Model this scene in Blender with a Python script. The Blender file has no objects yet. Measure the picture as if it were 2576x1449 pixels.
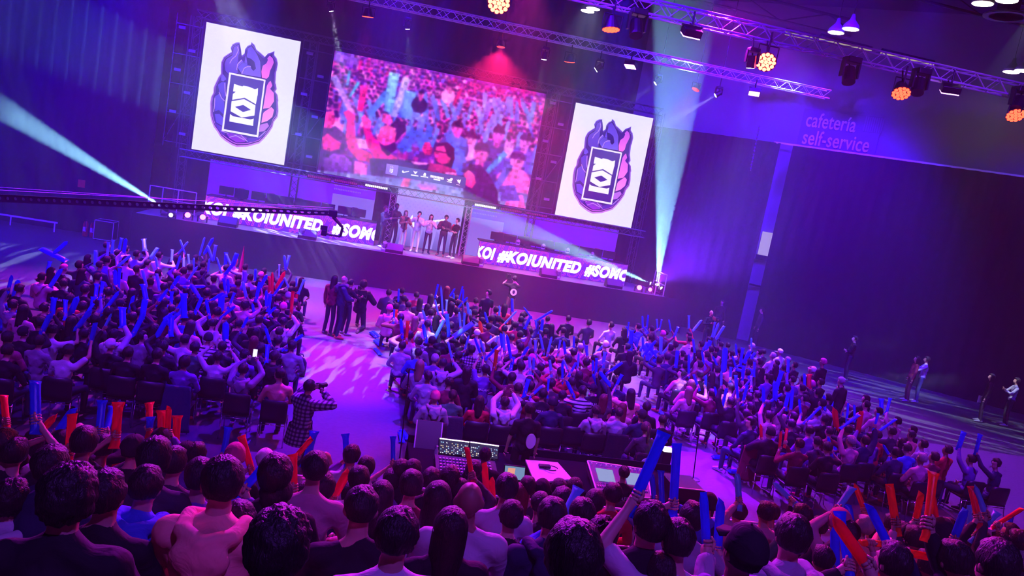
import bpy, bmesh, math, random
import numpy as np
from mathutils import Vector, Matrix, Euler, noise

# ------------------------------------------------------------------ camera
SC = bpy.context.scene
COL = SC.collection
IW, IH, FPX = 2576.0, 1449.0, 1940.36
ROLL, PITCH, YAW = 0.181881, 0.143324, 0.191384
def cam_axes():
    f0 = Vector((math.sin(YAW), math.cos(YAW), 0)); r0 = Vector((math.cos(YAW), -math.sin(YAW), 0)); u0 = Vector((0, 0, 1))
    f = f0*math.cos(PITCH) - u0*math.sin(PITCH); d = -(u0*math.cos(PITCH) + f0*math.sin(PITCH))
    cr, sr = math.cos(ROLL), math.sin(ROLL)
    return r0*cr - d*sr, d*cr + r0*sr, f
CR, CD, CF = cam_axes()
cd = bpy.data.cameras.new('camera'); cam = bpy.data.objects.new('camera', cd); COL.objects.link(cam)
cd.sensor_width = 36; cd.lens = 36*FPX/IW; cd.clip_end = 200; cd.clip_start = 0.1
cam.matrix_world = Matrix(((CR.x, -CD.x, -CF.x, 0), (CR.y, -CD.y, -CF.y, 0), (CR.z, -CD.z, -CF.z, 0), (0, 0, 0, 1)))
SC.camera = cam
SC.view_settings.view_transform = 'Standard'
SC.view_settings.look = 'None'
SC.view_settings.exposure = 0.18
SC.view_settings.gamma = 1.0
SC.view_settings.use_curve_mapping = False
cy = SC.cycles
cy.max_bounces = 3; cy.diffuse_bounces = 1; cy.glossy_bounces = 1; cy.transmission_bounces = 2; cy.volume_bounces = 0
cy.transparent_max_bounces = 6; cy.sample_clamp_indirect = 4.0; cy.sample_clamp_direct = 0.0
cy.volume_step_rate = 1.0; cy.use_light_tree = True
cy.use_adaptive_sampling = True; cy.adaptive_threshold = 0.15; cy.adaptive_min_samples = 12

# ------------------------------------------------------------------ haze in the hall air
W = bpy.data.worlds.new('hall_air'); SC.world = W; W.use_nodes = True
nt = W.node_tree; nt.nodes.clear()
wo = nt.nodes.new('ShaderNodeOutputWorld'); bg = nt.nodes.new('ShaderNodeBackground'); vs = nt.nodes.new('ShaderNodeVolumeScatter')
bg.inputs['Color'].default_value = (0, 0, 0, 1); bg.inputs['Strength'].default_value = 0
HAZE = 0.0013
vs.inputs['Color'].default_value = (1, 1, 1, 1); vs.inputs['Density'].default_value = HAZE; vs.inputs['Anisotropy'].default_value = 0.1
nt.links.new(bg.outputs[0], wo.inputs['Surface']); nt.links.new(vs.outputs[0], wo.inputs['Volume'])

def srgb(r, g, b):
    f = lambda c: (c/255)/12.92 if c <= 10 else (((c/255)+0.055)/1.055)**2.4
    return (f(r), f(g), f(b))
VIOLET = (0.17, 0.01, 1.0); BLUE = (0.035, 0.004, 1.0); MAG = (1.0, 0.03, 0.75); RED = (1.0, 0.02, 0.05); CYAN = (0.30, 0.75, 1.0); COOL = (0.75, 0.85, 1.0)
def aim(o, target):
    o.rotation_euler = (Vector(target) - o.location).to_track_quat('-Z', 'Y').to_euler()
def spot(loc, target, color, power, deg, blend=0.4, rad=0.08, gobo=None, parent=None):
    l = bpy.data.lights.new('spot_light', 'SPOT'); l.energy = power; l.color = color
    l.spot_size = math.radians(deg); l.spot_blend = blend; l.shadow_soft_size = rad
    o = bpy.data.objects.new('spot_light', l); COL.objects.link(o); o.location = loc; aim(o, target)
    if gobo:   # a patterned wheel inside the moving head: streaks (sx, sy) of the lamp's own light
        l.use_nodes = True; t = l.node_tree; em = t.nodes['Emission']
        tc = t.nodes.new('ShaderNodeTexCoord'); mp = t.nodes.new('ShaderNodeMapping'); no = t.nodes.new('ShaderNodeTexNoise'); rp = t.nodes.new('ShaderNodeValToRGB')
        sx, sy, lo, hi = gobo[:4]
        mp.inputs['Scale'].default_value = (sx, sy, 1); mp.inputs['Rotation'].default_value = (0, 0, gobo[4] if len(gobo) > 4 else 0)
        no.inputs['Scale'].default_value = 1.0; no.inputs['Detail'].default_value = 2.0
        rp.color_ramp.elements[0].position = lo; rp.color_ramp.elements[1].position = hi
        t.links.new(tc.outputs['Normal'], mp.inputs[0]); t.links.new(mp.outputs[0], no.inputs['Vector']); t.links.new(no.outputs[0], rp.inputs[0]); t.links.new(rp.outputs[0], em.inputs['Strength'])
    return o

# points on the photograph's rays at a known depth or height
def ray(u, v):
    return CR*((u-IW/2)/FPX) + CD*((v-IH/2)/FPX) + CF
def at_y(u, v, y):
    d = ray(u, v); return d*(y/d.y)
def at_z(u, v, z):
    d = ray(u, v); return d*(z/d.z)
FLOOR, STAGE = -5.5, -4.0

# ------------------------------------------------------------------ house wash lights over the audience (unseen spots, several added as fill or to tint the haze; fixtures below carry the rest)
def area(loc, target, color, power, sx, sy):
    l = bpy.data.lights.new('wash_light', 'AREA'); l.shape = 'RECTANGLE'; l.size = sx; l.size_y = sy; l.energy = power; l.color = color
    o = bpy.data.objects.new('wash_light', l); COL.objects.link(o); o.location = loc; aim(o, target); return o
exec_lights = [
    # loc, target, colour, watts, cone
    ((-6, 26, 6.4), (-5.5, 22, -5.5), (0.80, 0.04, 1.0), 19000, 62),
    ((4, 26, 6.4), (4.5, 24, -5), (1.0, 0.05, 0.45), 13000, 54),
    ((6, 26, 6.5), (5, 23.5, -5), (0.5, 0.6, 1.0), 15000, 46),
    ((-5, 26.2, 6.4), (-5, 27, -5), (0.4, 0.5, 1.0), 7000, 50), ((14, 26.2, 6.4), (13, 27, -5), (0.3, 0.5, 1.0), 7000, 50),
    ((13, 26, 6.4), (13, 20, -5.5), (0.30, 0.02, 1.0), 22000, 72),
    ((-7, 6, 8.2), (-5.5, 20, -5.5), (0.18, 0.012, 1.0), 7500, 50),
    ((3, 6, 8.2), (4.2, 20, -5.5), (0.34, 0.06, 1.0), 6500, 50),
    ((12, 6, 8.2), (13, 21, -5.5), (0.16, 0.01, 1.0), 8000, 54),
    ((-1, 17.4, 4.6), (-1.5, 4.5, -3.5), (0.50, 0.01, 1.0), 13000, 52),
    ((7, 17.4, 4.6), (5, 4.5, -3.5), (0.60, 0.01, 1.0), 13000, 52),
    ((2, -3, 8), (2.5, 6, -4), (0.26, 0.05, 1.0), 2400, 80),
    ((-10, 20, 9), (-10, 31, -4), (0.035, 0.0, 1.0), 42000, 80), ((11, 20, 9), (15, 33, -4), (0.05, 0.0, 1.0), 30000, 80), ((2, 9, 9), (3, 26, -5), (0.05, 0.0, 1.0), 12000, 80),  # broad blue spots added to colour the haze and the dark areas
    ((2, 18, 9.2), (2.5, 20, -5.5), (0.08, 0.0, 1.0), 30000, 84), ((17, 24, 8.5), (18, 31, -3), (0.04, 0.0, 1.0), 12000, 70), ((23, 17, 8.5), (24, 26, -4), (0.04, 0.0, 1.0), 5000, 70),
    ((8, 22, 8.2), (8.4, 16, -5.5), (0.22, 0.0, 1.0), 70000, 22),
    ((0, 25, 8.2), (-.2, 19, -5.5), (0.20, 0.0, 1.0), 60000, 20),
    ((4, 28.5, 7.5), (4, 30.0, -5.5), (1.0, 0.02, 0.60), 2500, 48),
    ((3.5, 16.8, 4.4), (4, 29.5, -5.5), (1.0, 0.02, 0.50), 5000, 30),
]
for a in exec_lights: spot(a[0], a[1], a[2], a[3], a[4], 0.6, 0.25)

# ------------------------------------------------------------------ materials
def newmat(name):
    m = bpy.data.materials.new(name); m.use_nodes = True; return m, m.node_tree, m.node_tree.nodes['Principled BSDF']
MATS = {}
def mat(name, col, rough=0.6, metal=0.0, spec=0.5, bump=0.0, bscale=40.0, var=0.0):
    if name in MATS: return MATS[name]
    m, t, b = newmat(name)
    b.inputs['Base Color'].default_value = (*col, 1); b.inputs['Roughness'].default_value = rough; b.inputs['Metallic'].default_value = metal
    b.inputs['Specular IOR Level'].default_value = spec
    if bump or var:
        tc = t.nodes.new('ShaderNodeTexCoord'); no = t.nodes.new('ShaderNodeTexNoise'); no.inputs['Scale'].default_value = bscale; no.inputs['Detail'].default_value = 3
        t.links.new(tc.outputs['Object'], no.inputs['Vector'])
        if bump:
            bp = t.nodes.new('ShaderNodeBump'); bp.inputs['Strength'].default_value = bump; bp.inputs['Distance'].default_value = 0.02
            t.links.new(no.outputs[0], bp.inputs['Height']); t.links.new(bp.outputs[0], b.inputs['Normal'])
        if var:
            mx = t.nodes.new('ShaderNodeMix'); mx.data_type = 'RGBA'
            mx.inputs['A'].default_value = (*[c*(1-var) for c in col], 1); mx.inputs['B'].default_value = (*[min(1, c*(1+var)) for c in col], 1)
            t.links.new(no.outputs[0], mx.inputs['Factor']); t.links.new(mx.outputs['Result'], b.inputs['Base Color'])
    MATS[name] = m; return m
def emis(name, col, strength):
    if name in MATS: return MATS[name]
    m = bpy.data.materials.new(name); m.use_nodes = True; t = m.node_tree; t.nodes.clear()
    o = t.nodes.new('ShaderNodeOutputMaterial'); e = t.nodes.new('ShaderNodeEmission')
    e.inputs[0].default_value = (*col, 1); e.inputs[1].default_value = strength; t.links.new(e.outputs[0], o.inputs[0])
    MATS[name] = m; return m
def emis_attr(name, strength):
    if name in MATS: return MATS[name]
    m = emis(name, (1, 1, 1), strength); t = m.node_tree; a = t.nodes.new('ShaderNodeAttribute'); a.attribute_name = 'col'
    t.links.new(a.outputs['Color'], [n for n in t.nodes if n.type == 'EMISSION'][0].inputs[0]); return m
def tinted(name, rough, spec=0.4, bump=0.0, bscale=30, pattern=None, attr=False, sheen=0.0, stretch=None, trans=0.0, distort=0.0):
    """base colour comes from the object's own colour (or the mesh's colour attribute for the massed crowd)"""
    if name in MATS: return MATS[name]
    m, t, b = newmat(name); b.inputs['Roughness'].default_value = rough; b.inputs['Specular IOR Level'].default_value = spec
    if attr:
        oi = t.nodes.new('ShaderNodeAttribute'); oi.attribute_name = 'col'
    else: oi = t.nodes.new('ShaderNodeObjectInfo')
    src = oi.outputs['Color']
    tc = t.nodes.new('ShaderNodeTexCoord')
    if pattern:
        sep = t.nodes.new('ShaderNodeSeparateXYZ'); t.links.new(tc.outputs['Object'], sep.inputs[0])
        def band(sock, period, duty):
            a = t.nodes.new('ShaderNodeMath'); a.operation = 'DIVIDE'; a.inputs[1].default_value = period; t.links.new(sock, a.inputs[0])
            f = t.nodes.new('ShaderNodeMath'); f.operation = 'FRACT'; t.links.new(a.outputs[0], f.inputs[0])
            g = t.nodes.new('ShaderNodeMath'); g.operation = 'GREATER_THAN'; g.inputs[1].default_value = duty; t.links.new(f.outputs[0], g.inputs[0]); return g.outputs[0]
        def mixc(fac, c2, base):
            x = t.nodes.new('ShaderNodeMix'); x.data_type = 'RGBA'; t.links.new(fac, x.inputs['Factor']); t.links.new(base, x.inputs['A']); x.inputs['B'].default_value = (*c2, 1); return x.outputs['Result']
        if pattern == 'stripes': src = mixc(band(sep.outputs['Z'], 0.075, 0.62), (0.02, 0.02, 0.04), src)
        if pattern == 'plaid':
            src = mixc(band(sep.outputs['Z'], 0.062, 0.55), (0.09, 0.08, 0.11), src); k = band(sep.outputs['X'], 0.062, 0.55)
            x = t.nodes.new('ShaderNodeMix'); x.data_type = 'RGBA'; x.blend_type = 'MULTIPLY'; t.links.new(k, x.inputs['Factor']); t.links.new(src, x.inputs['A']); x.inputs['B'].default_value = (0.25, 0.22, 0.28, 1); src = x.outputs['Result']
    t.links.new(src, b.inputs['Base Color'])
    if bump:
        no = t.nodes.new('ShaderNodeTexNoise'); no.inputs['Scale'].default_value = bscale; no.inputs['Detail'].default_value = 3; no.inputs['Distortion'].default_value = distort
        if stretch:
            mp = t.nodes.new('ShaderNodeMapping'); mp.inputs['Scale'].default_value = stretch; t.links.new(tc.outputs['Object'], mp.inputs[0]); t.links.new(mp.outputs[0], no.inputs['Vector'])
        else: t.links.new(tc.outputs['Object'], no.inputs['Vector'])
        bp = t.nodes.new('ShaderNodeBump'); bp.inputs['Strength'].default_value = bump; bp.inputs['Distance'].default_value = 0.02
        t.links.new(no.outputs[0], bp.inputs['Height']); t.links.new(bp.outputs[0], b.inputs['Normal'])
    if trans:
        tr = t.nodes.new('ShaderNodeBsdfTranslucent'); t.links.new(src, tr.inputs['Color']); ms = t.nodes.new('ShaderNodeMixShader'); ms.inputs[0].default_value = trans
        out = [n for n in t.nodes if n.type == 'OUTPUT_MATERIAL'][0]
        t.links.new(b.outputs[0], ms.inputs[1]); t.links.new(tr.outputs[0], ms.inputs[2]); t.links.new(ms.outputs[0], out.inputs[0])
    MATS[name] = m; return m

M_BLACK = mat('black_metal', (0.012, 0.012, 0.014), 0.45)
M_ALU = mat('aluminium', (0.75, 0.75, 0.8), 0.4, 0.35, bump=0.05, bscale=60)
M_CHROME = mat('chrome', (0.8, 0.8, 0.82), 0.18, 1.0)
M_DRAPE = mat('black_drape', (0.012, 0.012, 0.018), 0.9, spec=0.1, var=0.3, bscale=3)
M_FLOOR = mat('hall_floor', (0.055, 0.052, 0.06), 0.6, spec=0.25, bump=0.05, bscale=8, var=0.18)
M_STAGE = mat('stage_deck', (0.20, 0.18, 0.21), 0.5, var=0.1, bscale=3)
M_SKIRT = mat('stage_skirt', (0.018, 0.016, 0.024), 0.75, spec=0.2, bump=0.3, bscale=2)
M_HALL = mat('hall_cladding', (0.22, 0.20, 0.24), 0.8, var=0.1, bscale=1)
M_CEIL = mat('hall_ceiling', (0.03, 0.03, 0.04), 0.9, var=0.2, bscale=0.6)
M_PLASTIC = mat('black_plastic', (0.015, 0.015, 0.02), 0.4, bump=0.05, bscale=80)
M_WHITE = mat('white_paint', (0.75, 0.75, 0.78), 0.5, var=0.04, bscale=6)
M_PAPER = mat('paper', (0.8, 0.78, 0.82), 0.7, var=0.04, bscale=10)
M_REDPLASTIC = mat('red_plastic', (0.5, 0.02, 0.03), 0.4, var=0.1, bscale=5)

# ------------------------------------------------------------------ mesh building
_ICO = {}
def ico(sub):
    if sub not in _ICO:
        b = bmesh.new(); bmesh.ops.create_icosphere(b, subdivisions=sub, radius=1.0)
        _ICO[sub] = np.array([v.co[:] for v in b.verts]); b.free()
    return _ICO[sub]
class MB:
    def __init__(s): s.b = bmesh.new()
    def faces(s, pts, fs):
        v = [s.b.verts.new(p) for p in pts]
        out = []
        for f in fs:
            try: out.append(s.b.faces.new([v[i] for i in f]))
            except ValueError: pass
        return out
    def box(s, c, d, rot=None, bev=0.0):
        c = Vector(c); x, y, z = d[0]/2, d[1]/2, d[2]/2
        pts = [Vector((a*x, b*y, e*z)) for e in (-1, 1) for b in (-1, 1) for a in (-1, 1)]
        if rot is not None: pts = [rot @ p for p in pts]
        fl = s.faces([p+c for p in pts], [(0, 2, 3, 1), (4, 5, 7, 6), (0, 1, 5, 4), (2, 6, 7, 3), (0, 4, 6, 2), (1, 3, 7, 5)])
        if bev: bmesh.ops.bevel(s.b, geom=list({e for f in fl for e in f.edges}), offset=bev, segments=2, affect='EDGES', profile=0.5)
        return s
    def bar(s, p, q, r, r2=None, n=8, caps=True):
        p, q = Vector(p), Vector(q); r2 = r if r2 is None else r2; d = (q-p)
        if d.length < 1e-6: return s
        R = d.to_track_quat('Z', 'Y').to_matrix(); u, w = R @ Vector((1, 0, 0)), R @ Vector((0, 1, 0))
        ring = lambda c, rr: [c + u*(rr*math.cos(2*math.pi*i/n)) + w*(rr*math.sin(2*math.pi*i/n)) for i in range(n)]
        pts = ring(p, r)+ring(q, r2)
        fs = [(i, (i+1) % n, n+(i+1) % n, n+i) for i in range(n)]
        if caps: fs += [tuple(range(n-1, -1, -1)), tuple(range(n, 2*n))]
        s.faces(pts, fs); return s
    def path(s, pts, r, n=6):
        for a, b in zip(pts, pts[1:]): s.bar(a, b, r, n=n)
        return s
    def hull(s, pts):
        v = [s.b.verts.new(p) for p in pts]
        g = bmesh.ops.convex_hull(s.b, input=v); bad = [e for e in g['geom_interior'] if isinstance(e, bmesh.types.BMVert)]
        bmesh.ops.delete(s.b, geom=list(set(bad)), context='VERTS'); return s
    def cap(s, p, r, q, r2, sub=2):
        a = ico(sub); return s.hull([tuple(x) for x in np.concatenate([a*r+np.array(p), a*r2+np.array(q)])])
    def ell(s, c, r, rot=None, sub=2):
        a = ico(sub)*np.array(r)
        if rot is not None: a = a @ np.array(rot).T
        return s.hull([tuple(x) for x in a+np.array(c)])
    def poly(s, pts, th=0.0):
        """flat polygon (any outline); th extrudes it along its normal"""
        f = s.faces(pts, [tuple(range(len(pts)))])
        if th and f:
            g = bmesh.ops.extrude_face_region(s.b, geom=f); n = f[0].normal.copy() if f[0].normal.length else Vector((0, -1, 0)); f[0].normal_update(); n = f[0].normal
            bmesh.ops.translate(s.b, verts=[x for x in g['geom'] if isinstance(x, bmesh.types.BMVert)], vec=n*th)
        return s
    def lathe(s, prof, c=(0, 0, 0), n=16, rot=None):
        c = Vector(c); pts = []
        for r, z in prof:
            for i in range(n):
                p = Vector((r*math.cos(2*math.pi*i/n), r*math.sin(2*math.pi*i/n), z)); pts.append((rot @ p if rot is not None else p)+c)
        fs = [(k*n+i, k*n+(i+1) % n, (k+1)*n+(i+1) % n, (k+1)*n+i) for k in range(len(prof)-1) for i in range(n)]
        fs += [tuple(range(n-1, -1, -1)), tuple(range((len(prof)-1)*n, len(prof)*n))]
        s.faces(pts, fs); return s
    def mesh(s, name, smooth=False):
        bmesh.ops.recalc_face_normals(s.b, faces=s.b.faces)
        me = bpy.data.meshes.new(name); s.b.to_mesh(me); s.b.free()
        if smooth: me.polygons.foreach_set('use_smooth', [True]*len(me.polygons))
        return me
    def build(s, name, m, parent=None, smooth=False):
        return link(name, s.mesh(name, smooth), m, parent)
def link(name, me, m, parent=None):
    o = bpy.data.objects.new(name, me); COL.objects.link(o)
    if m is not None and not me.materials: me.materials.append(m)
    if parent is not None: o.parent = parent
    return o
def tag(o, label=None, cat=None, group=None, kind=None):
    if label: o['label'] = label
    if cat: o['category'] = cat
    if group: o['group'] = group
    if kind: o['kind'] = kind
    return o
def empty(name, loc, label, cat, group=None, rz=0.0):
    o = bpy.data.objects.new(name, None); COL.objects.link(o); o.location = loc; o.rotation_euler = (0, 0, rz); o.empty_display_size = 0.1
    return tag(o, label, cat, group)
def struct(o): o['kind'] = 'structure'; return o
def copy_tree(o, parent=None):
    c = o.copy(); COL.objects.link(c)
    if parent is not None: c.parent = parent
    for ch in list(o.children): copy_tree(ch, c)
    return c
def bake(o, remesh=None, smooth=0, its=0):
    """turn an object with modifiers into a plain mesh and drop the object"""
    dg = bpy.context.evaluated_depsgraph_get(); dg.update()
    me = bpy.data.meshes.new_from_object(o.evaluated_get(dg)); d = o.data; bpy.data.objects.remove(o)
    return me
def remeshed(mb, name, voxel, smooth=2):
    me = mb.mesh(name); o = bpy.data.objects.new(name, me); COL.objects.link(o)
    r = o.modifiers.new('r', 'REMESH'); r.mode = 'VOXEL'; r.voxel_size = voxel; r.use_smooth_shade = True
    if smooth:
        s = o.modifiers.new('s', 'SMOOTH'); s.factor = 0.6; s.iterations = smooth
    out = bake(o); bpy.data.meshes.remove(me); out.name = name; return out
def text_mesh(body, size, bold=0.0, shear=0.0, outline=0.0, xs=1.0, extrude=0.0):
    """letters in the XZ plane facing -Y, left baseline at the origin; returns mesh, width"""
    c = bpy.data.curves.new('text', 'FONT'); c.body = body; c.size = size; c.shear = shear; c.offset = bold; c.extrude = extrude; c.space_character = 1.0+bold*3.0
    if outline: c.fill_mode = 'NONE'; c.bevel_depth = outline; c.bevel_resolution = 0
    o = bpy.data.objects.new('text', c); COL.objects.link(o)
    me = bake(o); bpy.data.curves.remove(c); me.materials.clear()
    n = len(me.vertices); co = np.empty(n*3); me.vertices.foreach_get('co', co); co = co.reshape(-1, 3)
    co = np.stack([co[:, 0]*xs, -co[:, 2], co[:, 1]], 1); w = co[:, 0].max() if n else 0
    me.vertices.foreach_set('co', co.ravel()); me.update(); return me, w

# ------------------------------------------------------------------ the hall
def quad(name, pts, m, kind='structure'):
    o = MB(); o.faces(pts, [(0, 1, 2, 3)]); ob = o.build(name, m); ob['kind'] = kind; return ob
quad('floor', [(-40, -6, FLOOR), (45, -6, FLOOR), (45, 42, FLOOR), (-40, 42, FLOOR)], M_FLOOR)
M_PALE_FLOOR = mat('pale_floor', (0.13, 0.12, 0.14), 0.85, spec=0.2, bump=0.05, bscale=12, var=0.15)  # paler strips of floor along the aisles, stage front and right side
def pale_strip(pts):
    mb = MB(); mb.hull([(x, y, FLOOR+z) for x, y in pts for z in (-.01, .006)]); return struct(mb.build('floor_pale_strip', M_PALE_FLOOR))
pale_strip([(-1.75, 9.3), (1.2, 9.3), (1.2, 28.2), (-1.9, 28.2)]); pale_strip([(-2.6, 28.2), (11.6, 28.2), (11.2, 31.5), (-2.6, 31.5)]); pale_strip([(6.55, 9.9), (8.5, 9.9), (8.35, 18.5), (9.7, 28.2), (8.6, 28.2), (7.55, 19)]); pale_strip([(12.2, 9.0), (26, 9.0), (26, 19.0), (14.2, 19.4)])
quad('ceiling', [(-40, -6, 9.5), (-40, 42, 9.5), (45, 42, 9.5), (45, -6, 9.5)], M_CEIL)
quad('wall_rear', [(-40, -4, FLOOR), (-40, -4, 9.5), (45, -4, 9.5), (45, -4, FLOOR)], M_CEIL)
def curtain(name, p, q, z0, z1, m, depth=0.12, pitch=0.55, z0q=None, z1q=None):
    """pleated cloth from p to q (xy), one mesh"""
    p, q = Vector((*p, 0)), Vector((*q, 0)); L = (q-p).length; d = (q-p)/L; nrm = Vector((-d.y, d.x, 0)); n = max(4, int(L/pitch*6))
    mb = MB(); pts = []; z0q = z0 if z0q is None else z0q; z1q = z1 if z1q is None else z1q
    for k in range(7):
        for i in range(n+1):
            t = i/n; a = z0+(z0q-z0)*t; b = z1+(z1q-z1)*t
            off = depth*0.5*math.sin(2*math.pi*t*L/pitch)*(0.75+0.5*noise.noise(Vector((t*L*0.4, k*0.3, 1))))
            pp = p + d*(t*L) + nrm*off; pts.append((pp.x, pp.y, a+(b-a)*k/6))
    mb.faces(pts, [(k*(n+1)+i, k*(n+1)+i+1, (k+1)*(n+1)+i+1, (k+1)*(n+1)+i) for k in range(6) for i in range(n)])
    return struct(mb.build(name, m, smooth=True))
curtain('wall_back', (-9.2, 37), (11.5, 37), FLOOR, 9.4, M_DRAPE)
curtain('wall_back', (-33, 34.2), (-9.2, 34.2), FLOOR, 9.4, M_DRAPE)
curtain('wall_left', (-33, -4), (-33, 34.2), FLOOR, 9.4, M_DRAPE, pitch=1.2)
WA, WD = Vector((17.71, 31.25, 0)), Vector((0.787, -0.617, 0)); WN = Vector((-0.617, -0.787, 0))
def on_wall(t, z, off=0.0):
    p = WA + WD*t + WN*off; return Vector((p.x, p.y, z))
# hall wall behind the drape, the drape itself in two widths with a gap between them
quad('wall_right', [on_wall(-10, FLOOR, -0.7), on_wall(30, FLOOR, -0.7), on_wall(30, 9.5, -0.7), on_wall(-10, 9.5, -0.7)], M_HALL)
a, b = on_wall(-8.6, 0), on_wall(-1.15, 0); curtain('wall_right', (a.x, a.y), (b.x, b.y), FLOOR, 3.45, M_DRAPE)
a, b = on_wall(-0.62, 0), on_wall(26, 0); curtain('wall_right', (a.x, a.y), (b.x, b.y), FLOOR, 3.42, M_DRAPE)
o = MB(); o.box(on_wall(12.3, 3.46, -0.1), (27.5, 0.12, 0.07), Matrix.Rotation(math.atan2(WD.y, WD.x), 3, 'Z')); struct(o.build('trim_1', M_WHITE))
ROTW = Matrix.Rotation(math.atan2(WD.y, WD.x), 3, 'Z')
# glow put into a panel for the bright wall seen through the gap, with a dark rail across it
o = MB(); o.box(on_wall(-0.86, -0.98, -0.55), (0.6, 0.1, 1.05), ROTW); struct(o.build('wall_glow_1', emis('panel_glow', (0.62, 0.5, 1.0), 0.55)))
o = MB(); o.box(on_wall(-0.86, -1.62, -0.5), (0.7, 0.12, 0.22), ROTW).box(on_wall(-0.86, -2.9, -0.5), (0.7, 0.1, 0.08), ROTW); struct(o.build('trim_2', M_BLACK))
# hall sign on the cladding
sg = empty('cafeteria_sign', on_wall(0, 3.6, -0.6), 'grey wall sign reading cafetería self-service, high on the right wall', 'sign')
o = MB(); o.box(on_wall(1.0, 4.25, -0.62)-sg.location, (3.2, 0.06, 1.75), ROTW); o.build('sign_board', mat('sign_grey', (0.16, 0.15, 0.18), 0.7, var=0.05, bscale=2), sg)
M_SIGN = mat('sign_letters', (0.75, 0.72, 0.8), 0.6, var=0.02, bscale=3)
for body, z, t0, wid in (('cafetería', 4.38, -0.42, 2.05), ('self-service', 3.62, -0.40, 2.72)):
    me, w = text_mesh(body, 0.95, 0.012, extrude=0.015); k = wid/w
    l = link('lettering', me, M_SIGN, sg); l.scale = (k, 1, 0.92); l.location = on_wall(t0, z, -0.54)-sg.location; l.rotation_euler = (0, 0, math.atan2(WD.y, WD.x))
o = MB()
for i in range(9): o.box(on_wall(1.95+i*0.085, 4.78, -0.57)-sg.location, (0.05, 0.03, 0.62), ROTW)
o.build('vent_grille', M_HALL, sg)
# roof ribs and lamps
for i, y in enumerate((12, 18.5, 25, 31.5)):
    o = MB(); o.bar((-38, y, 9.0), (44, y, 9.0), 0.06).bar((-38, y, 8.3), (44, y, 8.3), 0.06)
    for k in range(40): o.bar((-38+k*2.05, y, 8.3+0.7*(k % 2)), (-38+(k+1)*2.05, y, 8.3+0.7*((k+1) % 2)), 0.03, n=5)
    struct(o.build('ceiling_truss_%d' % (i+1), mat('roof_steel', (0.12, 0.12, 0.14), 0.6)))
def ceiling_lamp(u, v, z, label):
    p = at_z(u, v, z); e = empty('ceiling_lamp', p, label, 'lamp', 'high bay lamps under the hall roof')
    MB().lathe([(0.05, 0.5), (0.09, 0.32), (0.26, 0.12), (0.30, 0.0)], n=14).build('lamp_shade', mat('lamp_shade', (0.3, 0.3, 0.32), 0.4), e, True)
    MB().lathe([(0.001, -0.03), (0.27, -0.015), (0.275, 0.02)], n=16).build('lens', emis('warm_lamp', (1, 0.86, 0.62), 9), e)
    MB().bar((0, 0, 0.5), (0, 0, 9.4-z), 0.012, n=4).build('suspension_rod', M_BLACK, e)
for u, v, lb in ((1478, 28, 'warm roof lamp at the top, lower left of the pair above the long truss'), (1492, 22, 'warm roof lamp at the top, upper right of the pair above the long truss'),
                 (2103, 82, 'warm roof lamp above the near truss, left of the middle pair'), (2140, 73, 'warm roof lamp above the near truss, right of the middle pair'),
                 (2472, 9, 'bright warm roof lamp beside the round air diffuser'), (2533, 1, 'warm roof lamp cut by the top edge above the air diffuser'),
                 (2239, 207, 'warm roof lamp glimpsed just under the near truss above the red lamp'), (2544, 181, 'warm roof lamp at far right just above the near truss'), (2574, 178, 'warm roof lamp cut by the right edge of the photo')):
    ceiling_lamp(u, v, 7.0, lb)
p = at_z(2531, 43, 7.2); e = empty('air_diffuser', p, 'round grey ceiling air diffuser of concentric rings at top right', 'vent')
o = MB()
for r in (0.62, 0.46, 0.3, 0.14): o.lathe([(r, 0), (r-0.07, 0.06), (r-0.06, 0.08), (r+0.01, 0.03)], n=28)
o.build('ring_grille', mat('diffuser_grey', (0.35, 0.34, 0.38), 0.5), e); MB().bar((0, 0, 0.05), (0, 0, 2.2), 0.3, n=16).build('duct', M_CEIL, e)
for i, (p, q) in enumerate((((2063, 97), (2190, 129)), ((2217, 134), (2347, 164)), ((1976, 83), (2050, 98)))):
    a, b = at_z(*p, 6.9), at_z(*q, 6.9)
    t = empty('tube_lamp', a, ('long dim tube lamp along the roof edge, left one above the near truss', 'long dim tube lamp along the roof edge, right one above the near truss', 'short dim tube lamp behind the near truss')[i], 'lamp', 'tube lamps along the roof edge')
    MB().bar((0, 0, 0.1), b-a+Vector((0, 0, 0.1)), 0.09).build('housing', M_BLACK, t); MB().bar((0, 0, 0), b-a, 0.07).build('tube', emis('dim_tube', (1, 0.85, 0.6), 0.35), t)

# ------------------------------------------------------------------ stage
SX0, SX1, SY0, SY1 = -7.4, 12.9, 31.6, 35.4
st = tag(MB().hull([(x, y, z) for x, y in ((SX0, SY0), (SX1, SY0), (SX1, 34.4), (11.6, SY1), (SX0, SY1)) for z in (STAGE-.12, STAGE)]).build('stage', M_STAGE), 'wide raised stage deck under the three big screens', 'stage')
o = MB(); n = 150; pts = []
for k in range(6):
    for i in range(n+1):
        x = SX0-1.6+(SX1-SX0+2.6)*i/n
        pts.append((x, SY0-0.03+0.05*noise.noise(Vector((x*0.9, k*0.6, 0))), FLOOR+(1.5)*k/5))
o.faces(pts, [(k*(n+1)+i, k*(n+1)+i+1, (k+1)*(n+1)+i+1, (k+1)*(n+1)+i) for k in range(5) for i in range(n)])
sk = o.build('skirt', M_SKIRT, st, True)
MB().box((SX0-0.8, 33.2, STAGE-0.10), (1.58, 3.0, 0.1)).build('wing_deck', M_STAGE, st)
YS = 34.4   # plane of the LED screens
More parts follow.
